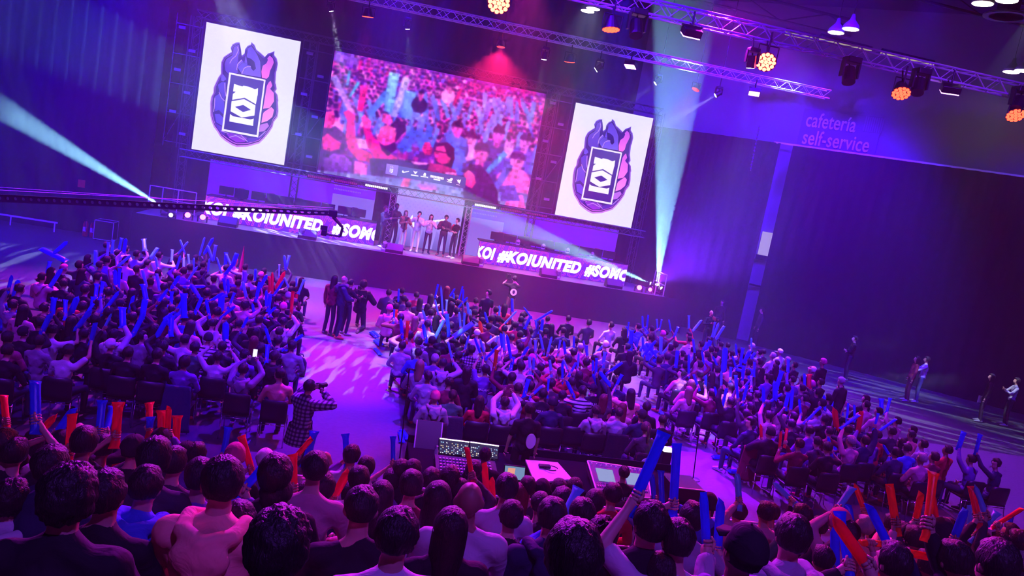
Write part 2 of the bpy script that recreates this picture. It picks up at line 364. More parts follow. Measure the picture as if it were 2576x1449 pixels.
def led_box(name, p0, p1, y, m, label, cat='screen', dep=0.16, group=None):
    """an LED wall: lit face + dark cabinet, from (x0,z0) to (x1,z1)"""
    c = Vector(((p0[0]+p1[0])/2, y, (p0[1]+p1[1])/2)); w, h = p1[0]-p0[0], p1[1]-p0[1]
    e = empty(name, c, label, cat, group)
    MB().box((0, dep/2+0.012, 0), (w+0.04, dep, h+0.04)).build('cabinet', M_BLACK, e)
    f = MB(); f.faces([(-w/2, 0, -h/2), (w/2, 0, -h/2), (w/2, 0, h/2), (-w/2, 0, h/2)], [(0, 1, 2, 3)]); f.build('lit_face', m, e)
    return e, w, h
class Art:
    """flat coloured shapes shown on an LED face, each a hair in front of the last"""
    def __init__(s, y0=-0.004): s.b = bmesh.new(); s.l = s.b.loops.layers.float_color.new('col'); s.y = y0
    def shape(s, pts, c, c2=None, dy=0.0008):
        s.y -= dy; v = [s.b.verts.new((p[0], s.y, p[1])) for p in pts]
        try: f = s.b.faces.new(v)
        except ValueError: return
        zs = [p[1] for p in pts]; lo, hi = min(zs), max(zs); A = srgb(*c); B = srgb(*(c2 or c))
        for lp in f.loops:
            t = (lp.vert.co.z-lo)/max(1e-6, hi-lo); lp[s.l] = (*[A[i]*(1-t)+B[i]*t for i in range(3)], 1)
        if len(pts) > 4: bmesh.ops.triangulate(s.b, faces=[f], ngon_method='EAR_CLIP')
    def disc(s, x, z, rx, rz, c, c2=None, a=0.0, n=14):
        ca, sa = math.cos(a), math.sin(a)
        s.shape([(x+rx*math.cos(t)*ca-rz*math.sin(t)*sa, z+rx*math.cos(t)*sa+rz*math.sin(t)*ca) for t in [2*math.pi*i/n for i in range(n)]], c, c2)
    def stroke(s, a, b, w, c, c2=None, w2=None):
        a, b = Vector(a), Vector(b); d = (b-a); n = Vector((-d.y, d.x)).normalized(); w2 = w if w2 is None else w2
        s.shape([tuple(a+n*w/2), tuple(a-n*w/2), tuple(b-n*w2/2), tuple(b+n*w2/2)], c, c2)
    def build(s, name, m, parent):
        for f in s.b.faces: f.normal_update()
        me = bpy.data.meshes.new(name); s.b.to_mesh(me); s.b.free(); return link(name, me, m, parent)
M_ART = emis_attr('led_picture', 1.0)
M_LEDW = emis('led_white', (0.86, 0.84, 1.0), 0.95)
# --- portrait screens with the club emblem
EM_OUT = [(430,1335),(370,1310),(300,1265),(240,1215),(200,1150),(160,1095),(135,1030),(120,960),(130,900),(118,820),(130,740),(155,700),(160,630),(185,580),(215,555),(215,510),(245,470),(245,400),(250,330),(280,270),(340,230),(375,210),(360,165),(385,120),(430,100),(465,100),(480,170),(485,240),(490,255),(525,230),(530,180),(560,140),(600,125),(605,97),(640,125),(665,185),(710,220),(740,290),(752,350),(760,320),(765,270),(800,230),(850,215),(878,200),(875,250),(905,290),(918,350),(905,430),(870,510),(865,545),(895,590),(905,650),(885,680),(915,720),(925,790),(895,850),(925,910),(915,980),(870,1040),(855,1100),(810,1170),(760,1230),(700,1290),(630,1310),(560,1330)]
NAVY = (38, 20, 92)
EM_FILL = [
 ([(300,290),(380,240),(425,190),(415,160),(385,175),(395,140),(455,112),(462,220),(430,270),(375,330),(372,370),(395,410),(430,420),(440,460),(330,470),(290,430),(280,350)], (88, 62, 190), (110, 80, 205)),
 ([(560,160),(605,130),(650,190),(620,212),(680,240),(715,320),(725,510),(490,470),(440,400),(445,330),(485,290),(520,335),(535,260),(560,255)], (118, 92, 235), (92, 62, 200)),
 ([(545,190),(555,270),(600,285),(640,320),(658,400),(630,428),(605,400),(600,370),(562,360),(550,280)], NAVY, None),
 ([(440,390),(500,330),(560,340),(550,385),(510,440),(490,470)], (105, 88, 225), (90, 66, 200)),
 ([(745,370),(790,340),(825,330),(820,300),(800,280),(830,245),(865,275),(880,330),(850,400),(828,440),(820,500),(790,528),(735,515),(728,440)], (255, 110, 225), (200, 90, 235)),
 ([(795,612),(820,640),(832,600),(815,575),(840,550),(862,610),(835,650),(880,700),(882,800),(830,880),(748,892),(775,740)], (255, 130, 235), (225, 95, 240)),
 ([(760,930),(850,870),(882,905),(862,990),(800,1040),(728,1062),(745,960)], (255, 150, 240), (250, 120, 235)),
 ([(715,1085),(800,1062),(822,1100),(760,1165),(700,1172)], (190, 110, 240), None),
 ([(240,500),(262,470),(300,520),(300,545),(270,530),(272,560),(240,550)], (110, 84, 225), None),
 ([(200,600),(250,565),(298,570),(296,700),(276,792),(220,710)], (78, 50, 190), (88, 66, 205)),
 ([(160,745),(230,700),(280,815),(272,965),(212,905),(165,925)], (80, 52, 215), (90, 72, 205)),
 ([(162,955),(222,955),(266,1000),(256,1100),(180,1055)], (92, 66, 235), None),
 ([(165,1065),(250,1110),(245,1160),(300,1200),(260,1210),(200,1140)], (86, 40, 190), None),
 ([(300,1195),(360,1185),(480,1210),(560,1245),(530,1295),(430,1302),(345,1250)], (150, 40, 215), (120, 50, 200)),
 ([(560,1250),(680,1240),(760,1180),(780,1175),(740,1235),(640,1290),(545,1298)], (84, 44, 180), None)]
EM_LINE = [[(345,340),(372,290),(420,250),(450,180),(440,140)], [(430,420),(440,350),(490,300)], [(490,470),(520,400),(560,380),(600,380)], [(215,690),(245,760),(285,800)], [(165,760),(160,860),(150,930)], [(340,1240),(420,1215),(520,1270)], [(480,1210),(560,1290)], [(240,1160),(330,1190)], [(700,1240),(780,1165)], [(285,580),(290,680),(300,740)]]
EM_CARD = [(340,450),(782,540),(690,1240),(248,1158)]; EM_CARD2 = [(360,476),(760,556),(671,1211),(273,1138)]
EM_WHITE = [[(398,590),(432,612),(508,625),(512,612),(578,625),(575,640),(652,655),(690,642),(685,735),(565,706),(676,768),(663,838),(528,758),(376,784),(384,712),(500,692),(386,682)],
            [(520,775),(658,850),(645,975),(492,998),(356,922),(368,800)], [(350,955),(385,982),(600,1022),(637,1010),(628,1100),(340,1045)]]
EM_HOLE = [(410,868),(510,845),(602,905),(506,932)]
def em_pt(q):
    p = at_y(q[0]/4.83+510, q[1]/4.83+90, YS); return (p.x+5.86, p.z-1.24)
def portrait(p0, p1, label):
    e, w, h = led_box('portrait_screen', p0, p1, YS, M_LEDW, label)
    a = Art(); P = lambda L: [em_pt(q) for q in L]
    out = P(EM_OUT); cx = sum(p[0] for p in out)/len(out); cz = sum(p[1] for p in out)/len(out)
    sc = lambda k: [(cx+(p[0]-cx)*k, cz+(p[1]-cz)*k) for p in out]
    a.shape(sc(1.03), (205, 130, 235), (120, 90, 215)); a.shape(out, NAVY); a.shape(sc(0.985), (190, 95, 220), (110, 80, 210)); a.shape(sc(0.968), (52, 26, 130), (58, 34, 130))
    for pts, c1, c2 in EM_FILL:
        q = P(pts); mx = sum(p[0] for p in q)/len(q); mz = sum(p[1] for p in q)/len(q)
        a.shape([(mx+(p[0]-mx)*1.07, mz+(p[1]-mz)*1.05) for p in q], NAVY); a.shape(q, c1, c2)
    for L in EM_LINE:
        q = P(L)
        for u, v in zip(q, q[1:]): a.stroke(u, v, 0.03, (196, 150, 250))
    card = P(EM_CARD); a.shape(card, (240, 236, 255)); a.shape(P(EM_CARD2), (48, 26, 130), (70, 54, 140))
    for L in EM_WHITE: a.shape(P(L), (250, 248, 255))
    a.shape(P(EM_HOLE), (56, 36, 140)); a.build('emblem', M_ART, e)
    return e
c = [at_y(*q, YS) for q in ((519, 57), (757, 103), (715, 414), (480, 375))]
portrait((-7.79, -1.34), (-4.03, 3.83), 'white portrait screen with the flame emblem, nearest the hall left side')
portrait((8.0, -1.43), (11.69, 3.65), 'white portrait screen with the flame emblem beside the blue beam')
# --- centre screen: live picture of a cheering crowd
X0, X1, Z0, Z1 = -2.63, 6.61, -1.38, 3.75
e, w, h = led_box('centre_screen', (X0, Z0), (X1, Z1), YS, emis('led_purple', srgb(120, 30, 190), 1.0), 'large centre screen showing a cheering crowd in pink and blue')
ccx, ccz = (X0+X1)/2, (Z0+Z1)/2
def sp(q):
    p = at_y(q[0]/3.451+790, q[1]/3.451+120, YS); return (p.x-ccx, p.z-ccz)
rnd = random.Random(5); a = Art()
hw, hh = w/2, h/2
def clampp(x, z): return (max(-hw, min(hw, x)), max(-hh, min(hh, z)))
class Raster:
    """the live picture as a fine grid of LED pixels (vertex colours), painted shape by shape then softened like a moving camera image"""
    def __init__(s, w, h, nx=400, ny=222):
        s.w, s.h, s.nx, s.ny = w, h, nx, ny; s.im = np.zeros((ny, nx, 3)); s.X, s.Z = np.meshgrid((np.arange(nx)+.5)/nx*w-w/2, (np.arange(ny)+.5)/ny*h-h/2); s.y = 0
        s.rng = np.random.default_rng(3)
    def shape(s, pts, c, c2=None, dy=0):
        P_ = np.array(pts, float); x0, z0 = P_.min(0); x1, z1 = P_.max(0); i0, i1 = max(0, int((x0+s.w/2)/s.w*s.nx)-1), min(s.nx, int((x1+s.w/2)/s.w*s.nx)+2); j0, j1 = max(0, int((z0+s.h/2)/s.h*s.ny)-1), min(s.ny, int((z1+s.h/2)/s.h*s.ny)+2)
        if i1 <= i0 or j1 <= j0: return
        X, Z = s.X[j0:j1, i0:i1], s.Z[j0:j1, i0:i1]; ins = np.zeros(X.shape, bool)
        for (ax, az), (bx, bz) in zip(P_, np.roll(P_, -1, 0)):
            cr = (az > Z) != (bz > Z)
            with np.errstate(divide='ignore', invalid='ignore'): ins ^= cr & (X < (bx-ax)*(Z-az)/(bz-az)+ax)
        t = ((Z-z0)/max(1e-6, z1-z0))[..., None]; A_ = np.array(c, float); B_ = np.array(c2 or c, float); sh = 1+.16*np.sin((X-x0)/max(.02, x1-x0)*3.1)[..., None]-.10
        col = (A_*(1-t)+B_*t)*sh; s.im[j0:j1, i0:i1][ins] = col[ins]
    disc, stroke = Art.disc, Art.stroke
    def soften(s, n=1):
        for _ in range(n):
            q = np.pad(s.im, ((1, 1), (1, 1), (0, 0)), 'edge'); s.im = (q[1:-1, 1:-1]*4+q[:-2, 1:-1]*2+q[2:, 1:-1]*2+q[1:-1, :-2]*2+q[1:-1, 2:]*2+q[:-2, :-2]+q[2:, 2:]+q[:-2, 2:]+q[2:, :-2])/16
    def build(s, name, m, parent, y):
        s.soften(1); lo = np.kron(s.rng.normal(0, 1, (s.ny//6+1, s.nx//6+1, 1)), np.ones((6, 6, 1)))[:s.ny, :s.nx]; s.im = s.im*(1+.13*lo+.05*s.rng.normal(0, 1, (s.ny, s.nx, 1))); s.soften(1); s.im = np.clip(s.im*1.06, 0, 255)/255
        lin = np.where(s.im <= .04045, s.im/12.92, ((s.im+.055)/1.055)**2.4); nx, ny = s.nx, s.ny
        xs = np.linspace(-s.w/2, s.w/2, nx); zs = np.linspace(-s.h/2, s.h/2, ny); X, Z = np.meshgrid(xs, zs); V = np.stack([X.ravel(), np.full(nx*ny, y), Z.ravel()], 1)
        I = np.arange(nx*ny).reshape(ny, nx); Q = np.stack([I[:-1, :-1], I[:-1, 1:], I[1:, 1:], I[1:, :-1]], -1).reshape(-1, 4)
        me = bpy.data.meshes.new(name); me.vertices.add(len(V)); me.vertices.foreach_set('co', V.astype(np.float32).ravel()); me.loops.add(Q.size); me.loops.foreach_set('vertex_index', Q.astype(np.int32).ravel()); me.polygons.add(len(Q)); me.polygons.foreach_set('loop_start', np.arange(0, Q.size, 4, dtype=np.int32)); me.update(calc_edges=True)
        at = me.attributes.new('col', 'FLOAT_COLOR', 'POINT'); at.data.foreach_set('color', np.concatenate([lin.reshape(-1, 3), np.ones((nx*ny, 1))], 1).astype(np.float32).ravel()); return link(name, me, m, parent)
a = Raster(w, h); PAL = [(235, 40, 160), (190, 30, 170), (120, 30, 190), (90, 40, 210), (60, 20, 140), (255, 90, 200), (60, 70, 230), (40, 10, 90), (225, 20, 110), (150, 60, 230)]
for j in range(22):
    for i in range(40):
        x0, z0 = -hw+w*i/40, -hh+h*j/22; t = j/22
        c = rnd.choice(PAL); k = 0.75+0.25*rnd.random(); base = (110+60*t, 30, 180)
        c = tuple(int(c[q]*0.5*k+base[q]*0.5) for q in range(3)); a.shape([(x0, z0), (x0+w/40, z0), (x0+w/40, z0+h/22), (x0, z0+h/22)], c)
for j in range(17):                                   # rows of small spectators receding up the far stand
    z = hh*0.96-j*0.17; sz = 0.055+0.006*j
    for i in range(int(w/(sz*2.1))):
        x = -hw+sz+i*sz*2.1+rnd.uniform(-.05, .05); zz = z+rnd.uniform(-.05, .05)-0.10*(x/hw)
        a.disc(x, zz-sz*1.7, sz*1.25, sz*1.5, rnd.choice([(70, 20, 120), (230, 70, 200), (50, 15, 100), (255, 130, 220), (170, 40, 190), (220, 30, 130), (90, 60, 220)]), n=8)
        a.disc(x, zz, sz*0.72, sz, rnd.choice([(255, 90, 190), (225, 60, 190), (200, 70, 220)]), n=8)
        a.disc(x, zz+sz*0.45, sz*0.75, sz*0.65, rnd.choice([(45, 12, 80), (70, 15, 100), (30, 10, 70)]), n=8)
for k in range(5): a.shape([sp(q) for q in ((1330+25*k, 400+27*k), (1480-8*k, 440+25*k), (1480-8*k, 452+25*k), (1330+25*k, 412+27*k))], (235, 120, 235) if k % 2 else (60, 25, 120))
a.stroke(sp((1000, 480)), sp((1960, 665)), 0.035, (235, 150, 240)); a.stroke(sp((180, 60)), sp((380, 150)), 0.5, (120, 40, 200), (80, 40, 190))
for k in range(16): a.stroke(sp((190+k*14, 40+k*3)), sp((188+k*14, 120+k*3)), 0.02, (210, 130, 235))
def stick(p, q, wd, c, c2=None): a.stroke(sp(p), sp(q), wd, c, c2, wd*1.25)
for _ in range(90):
    x, z = rnd.uniform(200, 1900), rnd.uniform(470, 820); x2 = x+rnd.uniform(-70, 70)
    stick((x, z+90), (x2, z-rnd.uniform(40, 110)), rnd.uniform(.08, .2), rnd.choice([(50, 90, 235), (70, 120, 245), (90, 70, 235), (60, 60, 220), (110, 130, 250)]), (100, 110, 245))
for s_ in (((330, 560), (170, 250), .22, (225, 120, 235), (160, 130, 250)), ((480, 580), (690, 330), .26, (60, 110, 240)), ((640, 560), (700, 220), .36, (80, 130, 245), (150, 200, 250)), ((690, 600), (810, 260), .26, (140, 130, 250), (220, 170, 245)),
           ((800, 620), (840, 380), .42, (80, 120, 245), (110, 150, 250)), ((400, 550), (440, 330), .24, (255, 20, 110), (255, 40, 150)), ((395, 200), (408, 110), .12, (255, 30, 140)), ((290, 330), (310, 200), .10, (80, 170, 250)), ((310, 430), (390, 300), .10, (60, 180, 245)),
           ((1150, 490), (1110, 380), .08, (220, 30, 120)), ((1210, 500), (1280, 360), .10, (210, 25, 120)), ((1785, 520), (1780, 450), .09, (230, 30, 130)), ((1190, 650), (1280, 500), .13, (70, 100, 240))): stick(*s_)
def person(hx, hy, s_, skin, hair, top, face=0):
    x, z = sp((hx, hy)); a.disc(x, z-s_*2.6, s_*2.1, s_*2.0, top, n=16); a.disc(x, z-s_*1.1, s_*0.5, s_*0.6, skin, n=10); a.disc(x, z, s_*0.78, s_*1.08, skin, tuple(min(255, c+25) for c in skin), n=16)
    a.shape([(x+s_*0.86*math.cos(t), z+s_*0.28+s_*0.95*math.sin(t)) for t in [math.pi*i/10 for i in range(11)]], hair)
    for sg in (-.3, .3): a.disc(x+sg*s_+face*s_*.2, z+s_*0.02, s_*.11, s_*.06, (50, 10, 80), n=8); a.stroke((x+(sg-.16)*s_+face*s_*.2, z+s_*.2), (x+(sg+.16)*s_+face*s_*.2, z+s_*.22), s_*.07, (60, 10, 80))
    a.stroke((x+face*s_*.15, z), (x+face*s_*.15+s_*.03, z-s_*.32), s_*.1, tuple(int(c*.8) for c in skin)); a.stroke((x-.25*s_+face*s_*.2, z-s_*.52), (x+.25*s_+face*s_*.2, z-s_*.5), s_*.09, (110, 10, 80))
person(930, 410, .17, (210, 60, 160), (40, 10, 70), (24, 10, 60)); person(1175, 345, .15, (225, 80, 190), (70, 20, 90), (240, 130, 225))
person(1360, 800, .33, (235, 110, 220), (60, 20, 90), (230, 130, 235)); person(1600, 760, .34, (200, 70, 210), (50, 20, 90), (70, 40, 150)); person(1240, 710, .32, (225, 60, 190), (30, 10, 60), (60, 50, 170), -1)
person(1830, 820, .32, (205, 90, 225), (60, 20, 100), (90, 60, 210)); person(1690, 870, .28, (230, 130, 235), (200, 110, 230), (80, 60, 200)); person(1760, 990, .40, (245, 100, 215), (90, 25, 130), (240, 90, 210)); person(1450, 920, .42, (220, 70, 190), (60, 20, 100), (60, 40, 160), -1)
for s_ in (((740, 890), (900, 720), .40, (40, 70, 225)), ((900, 720), (960, 860), .40, (45, 80, 235)), ((985, 820), (1010, 680), .25, (35, 80, 230)), ((1210, 1100), (1240, 780), .75, (60, 80, 240), (70, 90, 235)), ((1500, 1080), (1660, 910), .22, (60, 130, 250)), ((1300, 1000), (1160, 730), .3, (60, 90, 240)), ((1880, 1100), (1950, 850), .3, (80, 90, 240)), ((1560, 1250), (1700, 1010), .28, (90, 80, 215))): stick(*s_)
a.soften(2)
# near figures: man in profile with raised arms, man in glasses, long-haired woman, person at the left edge
a.shape([sp(q) for q in ((60,760),(90,690),(190,680),(280,760),(290,860),(250,920),(340,960),(350,1130),(40,1110),(30,990))], (60, 14, 110), (90, 20, 110))
a.shape([sp(q) for q in ((80,690),(90,560),(170,550),(185,640),(150,700))], (250, 40, 140), (255, 60, 150)); a.shape([sp(q) for q in ((70,780),(120,740),(180,790),(240,830),(220,880),(140,900),(80,880))], (240, 40, 150))
a.shape([sp(q) for q in ((90,960),(170,920),(260,930),(330,990),(340,1120),(80,1110))], (70, 20, 130), (150, 60, 200))
a.shape([sp(q) for q in ((350,980),(465,1010),(455,1130),(345,1115))], (250, 90, 215)); a.shape([sp(q) for q in ((465,1020),(600,1030),(590,1130),(460,1120))], (110, 60, 190))
a.shape([sp(q) for q in ((360,780),(465,800),(480,880),(375,870))], (250, 130, 225))
a.shape([sp(q) for q in ((285,640),(330,610),(355,650),(365,790),(390,870),(500,920),(520,1000),(380,970),(300,880),(275,780))], (240, 25, 130), (250, 60, 160))
a.shape([sp(q) for q in ((420,690),(470,640),(510,760),(620,900),(720,950),(735,1110),(600,1090),(540,980),(470,860))], (255, 20, 150), (230, 20, 130)); a.shape([sp(q) for q in ((255,560),(300,540),(360,590),(345,650),(300,655))], (250, 40, 140)); a.shape([sp(q) for q in ((410,610),(440,580),(500,640),(490,700),(440,700))], (255, 60, 160))
a.shape([sp(q) for q in ((585,640),(600,570),(660,580),(690,650),(640,670))], (255, 70, 180)); a.shape([sp(q) for q in ((700,830),(760,760),(800,720),(790,640),(700,640),(650,690),(720,720))], (58, 10, 70)); a.shape([sp(q) for q in ((560,760),(580,690),(640,670),(710,700),(705,790),(680,840),(610,880),(560,860),(580,820),(540,800))], (255, 40, 160), (255, 90, 180))
a.shape([sp(q) for q in ((570,830),(620,850),(700,820),(720,880),(640,940),(590,890))], (60, 10, 80)); a.shape([sp(q) for q in ((480,960),(740,970),(1000,1010),(1010,1090),(500,1130))], (70, 20, 110), (50, 14, 90))
a.shape([sp(q) for q in ((1040,900),(1080,830),(1160,820),(1215,870),(1220,960),(1190,1050),(1120,1060),(1060,1000))], (50, 8, 66)); a.shape([sp(q) for q in ((1040,920),(1060,860),(1130,850),(1160,940),(1190,960),(1170,1000),(1110,1010),(1060,980))], (245, 30, 140), (255, 60, 165))
a.stroke(sp((1045, 895)), sp((1150, 915)), .05, (40, 6, 60)); a.shape([sp(q) for q in ((940,880),(960,820),(1000,820),(1030,880),(1010,930),(960,930))], (255, 40, 130))
for k in range(4): a.stroke(sp((945+4*k, 850+24*k)), sp((1015+3*k, 842+24*k)), .05, (190, 14, 110))
a.shape([sp(q) for q in ((1000,1000),(1100,1010),(1230,1060),(1260,1200),(960,1150))], (90, 16, 90), (190, 30, 120))
a.shape([sp(q) for q in ((0,1130),(30,1060),(640,1120),(1300,1190),(1560,1220),(1850,1270),(1840,1400),(1200,1310))], (125, 130, 200), (105, 90, 185))
a.shape([sp(q) for q in ((1300,1060),(1360,1010),(1450,1020),(1530,1120),(1590,1240),(1600,1400),(1300,1330),(1290,1180))], (58, 12, 100), (70, 20, 110)); a.shape([sp(q) for q in ((1300,1090),(1340,1060),(1390,1100),(1405,1170),(1370,1220),(1310,1190))], (255, 40, 150), (250, 90, 180))
a.shape([sp(q) for q in ((1650,1370),(1680,1300),(1760,1275),(1810,1280),(1835,1395),(1640,1390))], (255, 90, 210)); a.shape([sp(q) for q in ((1600,1200),(1740,1190),(1790,1330),(1620,1330))], (90, 60, 190)); a.shape([sp(q) for q in ((750,1200),(780,1130),(840,1140),(820,1210))], (225, 80, 150)); a.shape([sp(q) for q in ((890,1190),(950,1160),(1060,1190),(1075,1240),(930,1230))], (220, 90, 210), (130, 100, 235))
a.shape([sp(q) for q in ((810,970),(870,990),(1000,1000),(980,1015),(880,1015))], (245, 130, 235)); a.shape([sp(q) for q in ((1130,1080),(1240,1085),(1230,1105),(1150,1100))], (245, 130, 235))
a.soften(1); a.build('crowd_picture', M_ART, e, -.004); a = Art(-.008)
# sponsor strip along the bottom: 960..1180 x 390..480, zoom 11.71
def zp(q): p = at_y(q[0]/11.71+960, q[1]/11.71+390, YS); return (p.x-ccx, p.z-ccz)
Z = lambda L: [zp(q) for q in L]
a.shape(Z([(500,320),(2460,655),(2490,700),(2460,960),(2430,985),(470,625)]), (78, 74, 165), (84, 80, 172)); a.shape(Z([(150,250),(500,310),(455,610),(110,545)]), (140, 110, 245), (150, 118, 250))
WH = (250, 248, 255)
a.shape(Z([(245,395),(345,410),(330,505),(285,530),(235,490)]), WH); a.stroke(zp((280, 400)), zp((270, 500)), .03, (120, 90, 230)); a.stroke(zp((310, 405)), zp((300, 505)), .02, (120, 90, 230)); a.shape(Z([(240,360),(262,320),(290,350),(320,325),(355,380),(300,365)]), (200, 180, 255))
a.shape(Z([(600,480),(620,450),(640,455),(640,480),(670,488),(810,470),(800,490),(640,530),(605,515)]), WH); a.shape(Z([(930,460),(990,490),(1060,480),(1040,520),(985,570)]), WH); a.shape(Z([(865,565),(1085,605),(1080,635),(860,600)]), WH)
a.shape(Z([(1235,560),(1250,525),(1290,525),(1310,560),(1300,620),(1225,605)]), WH); a.shape(Z([(1145,610),(1370,645),(1362,690),(1345,665),(1150,640)]), WH); a.shape(Z([(1530,690),(1730,722),(1722,765),(1525,730)]), WH)
a.shape(Z([(1915,695),(1990,715),(2040,675),(2095,685),(2095,730),(2050,770),(1970,765)]), WH); a.shape(Z([(1910,765),(2070,790),(2060,820),(1940,795)]), WH); a.shape(Z([(2200,720),(2240,735),(2270,715),(2290,740),(2340,710),(2320,790),(2285,855),(2270,810),(2235,800),(2240,770)]), WH); a.shape(Z([(2195,860),(2310,880),(2305,892),(2195,872)]), WH)
for k in range(9): a.shape(Z([(1440+44*k, 585+8.6*k), (1478+44*k, 592+8.6*k), (1470+44*k, 662+8.6*k), (1434+44*k, 655+8.6*k)]), WH)
a.build('sponsor_strip', M_ART, e)
# --- back walls behind the desks and the centre panel
def grad_emis(name, c0, c1, strength, axis='X', lo=-3.5, hi=3.5):
    m = emis(name, c0, strength); t = m.node_tree; tc = t.nodes.new('ShaderNodeTexCoord'); sp_ = t.nodes.new('ShaderNodeSeparateXYZ'); mr = t.nodes.new('ShaderNodeMapRange'); mx = t.nodes.new('ShaderNodeMix'); mx.data_type = 'RGBA'
    t.links.new(tc.outputs['Object'], sp_.inputs[0]); t.links.new(sp_.outputs[axis], mr.inputs['Value']); mr.inputs['From Min'].default_value = lo; mr.inputs['From Max'].default_value = hi
    mx.inputs['A'].default_value = (*c0, 1); mx.inputs['B'].default_value = (*c1, 1); t.links.new(mr.outputs[0], mx.inputs['Factor']); t.links.new(mx.outputs['Result'], [n for n in t.nodes if n.type == 'EMISSION'][0].inputs[0]); return m
def backwall(x0, x1, label, m, lightx):
    e, w, h = led_box('backdrop_screen', (x0, -3.97), (x1, -1.66), 35.2, m, label)
    a = Art(); lx0, lx1 = lightx
    a.shape([(lx0-(x0+x1)/2, -h/2), (lx1-(x0+x1)/2, -h/2), (lx1-(x0+x1)/2, h/2-0.55), (lx0-(x0+x1)/2, h/2-0.55)], (128, 112, 220), (120, 96, 215))
    a.build('light_panel', M_ART, e)
    for k, wd in ((0.16, 1.1), (0.34, 0.9)):
        s_ = MB()
        for i in range(16): s_.box((lx0-(x0+x1)/2+0.05+i*wd/12, -0.01, h/2-k), (wd/22, 0.006, 0.07))
        s_.build('caption', emis('caption_light', srgb(140, 110, 230), 0.7), e)
    return e
backwall(-7.15, -0.05, 'purple backdrop screen behind the desk at stage left end', grad_emis('led_backdrop', srgb(86, 8, 232), srgb(104, 28, 235), 1.15), (-1.9, -0.05))
backwall(4.32, 11.4, 'purple backdrop screen behind the desk nearest the blue beam', MATS['led_backdrop'], (4.32, 5.9))
e, w, h = led_box('lavender_screen', (0.90, -3.98), (3.93, -1.5), 35.1, emis('led_lavender', srgb(160, 140, 245), 1.0), 'lavender light panel with a white swoosh behind the people on stage')
a = Art()
pc = Vector(((0.9+3.93)/2, 0, (-3.98-1.5)/2))
def cp(u, v): p = at_y(u, v, 35.1); return (p.x-pc.x, p.z-pc.z)
# swoosh, from the 6.0375x crop at (900,440)
cz_ = lambda q: cp(q[0]/6.0375+900, q[1]/6.0375+440)
a.shape([cz_(q) for q in ((780,740),(800,650),(835,600),(812,660),(820,700),(860,725),(940,715),(1330,668),(1330,690),(960,770),(850,800),(800,790))], (252, 250, 255))
for q in range(14):
    for r in range(11): a.disc(-w/2+0.1+q*w/14+(0.1 if r % 2 else 0), h/2-0.1-r*0.12, .022, .022, (132, 112, 232), n=6)
for x0_, x1_ in ((0.02, .13), (.2, .3), (.42, .5), (.62, .72), (.8, .9)):
    a.shape([(-w/2+w*x0_, -h/2), (-w/2+w*x1_, -h/2), (-w/2+w*(x1_-.02), -h/2+.75), (-w/2+w*(x0_+.03), -h/2+.9)], (96, 90, 178), (140, 124, 232))
a.build('swoosh_picture', M_ART, e)
# --- LED-fronted desks
M_DESK = grad_emis('led_desk', srgb(140, 40, 235), srgb(104, 30, 255), 0.95, 'Z', 0.5, -0.5)
M_TXT = emis('led_text', (1.0, 0.97, 1.0), 1.6); M_OUT = grad_emis('led_outline', srgb(240, 70, 200), srgb(150, 90, 255), 0.9, 'X', 0, 7)
def clip_x(ob, x0, x1):
    b = bmesh.new(); b.from_mesh(ob.data)
    for co, no in (((x0, 0, 0), (-1, 0, 0)), ((x1, 0, 0), (1, 0, 0))): bmesh.ops.bisect_plane(b, geom=b.verts[:]+b.edges[:]+b.faces[:], plane_co=co, plane_no=no, clear_outer=True)
    b.to_mesh(ob.data); b.free()
def desk(x0, x1, label, fr):
    W_ = x1-x0; e = empty('stage_desk', ((x0+x1)/2, 33.2, STAGE), label, 'desk')
    MB().box((0, 0.45, 0.96), (W_, 0.9, 0.05), bev=0.01).build('desk_top', M_BLACK, e)
    MB().box((0, 0.06, 0.48), (W_, 0.1, 0.94)).build('front_cabinet', M_BLACK, e)
    f = MB(); f.faces([(-W_/2, 0, 0.01), (W_/2, 0, 0.01), (W_/2, 0, 0.97), (-W_/2, 0, 0.97)], [(0, 1, 2, 3)])
    fo = f.build('lit_front', M_DESK, e); fo.data.transform(Matrix.Translation((0, 0, -0.5))); fo.location = (0, 0, 0.5)
    def put(name, body, size, f0, f1, z, m, y, bold=0.0, outline=0.0):
        me, w_ = text_mesh(body, size, bold, 0.22, outline); k = (f1-f0)*W_/w_
        co = np.empty(len(me.vertices)*3); me.vertices.foreach_get('co', co); co = co.reshape(-1, 3); co[:, 0] = co[:, 0]*k-W_/2+f0*W_; co[:, 2] += z; co[:, 1] = co[:, 1]*0.4+y
        me.vertices.foreach_set('co', co.ravel()); me.update(); ob = link(name, me, m, e); clip_x(ob, -W_/2+0.01, W_/2-0.01); return ob
    put('lettering', 'KOI', 0.66, -0.02, fr[0], 0.25, M_TXT, -0.016, 0.042); put('lettering', '#KOIUNITED', 0.66, fr[1], fr[2], 0.25, M_TXT, -0.016, 0.042); put('lettering', '#SOMOSKOI', 0.66, fr[3], fr[3]+0.50, 0.25, M_TXT, -0.016, 0.042)
    for z in (0.03, 0.58):
        put('outline_lettering', 'KOIUNITED', 0.52, -0.02, 0.46, z, M_OUT, -0.006, 0.0, 0.008); put('outline_lettering', '#SOMOSKOI', 0.52, 0.49, 1.06, z, M_OUT, -0.006, 0.0, 0.008)
    return e
desk(-6.75, 0.18, 'LED-fronted stage desk with hashtag text, behind the camera crane', (0.135, 0.165, 0.685, 0.745))
desk(4.65, 11.5, 'LED-fronted stage desk with hashtag text, at the blue beam end', (0.112, 0.135, 0.688, 0.72))
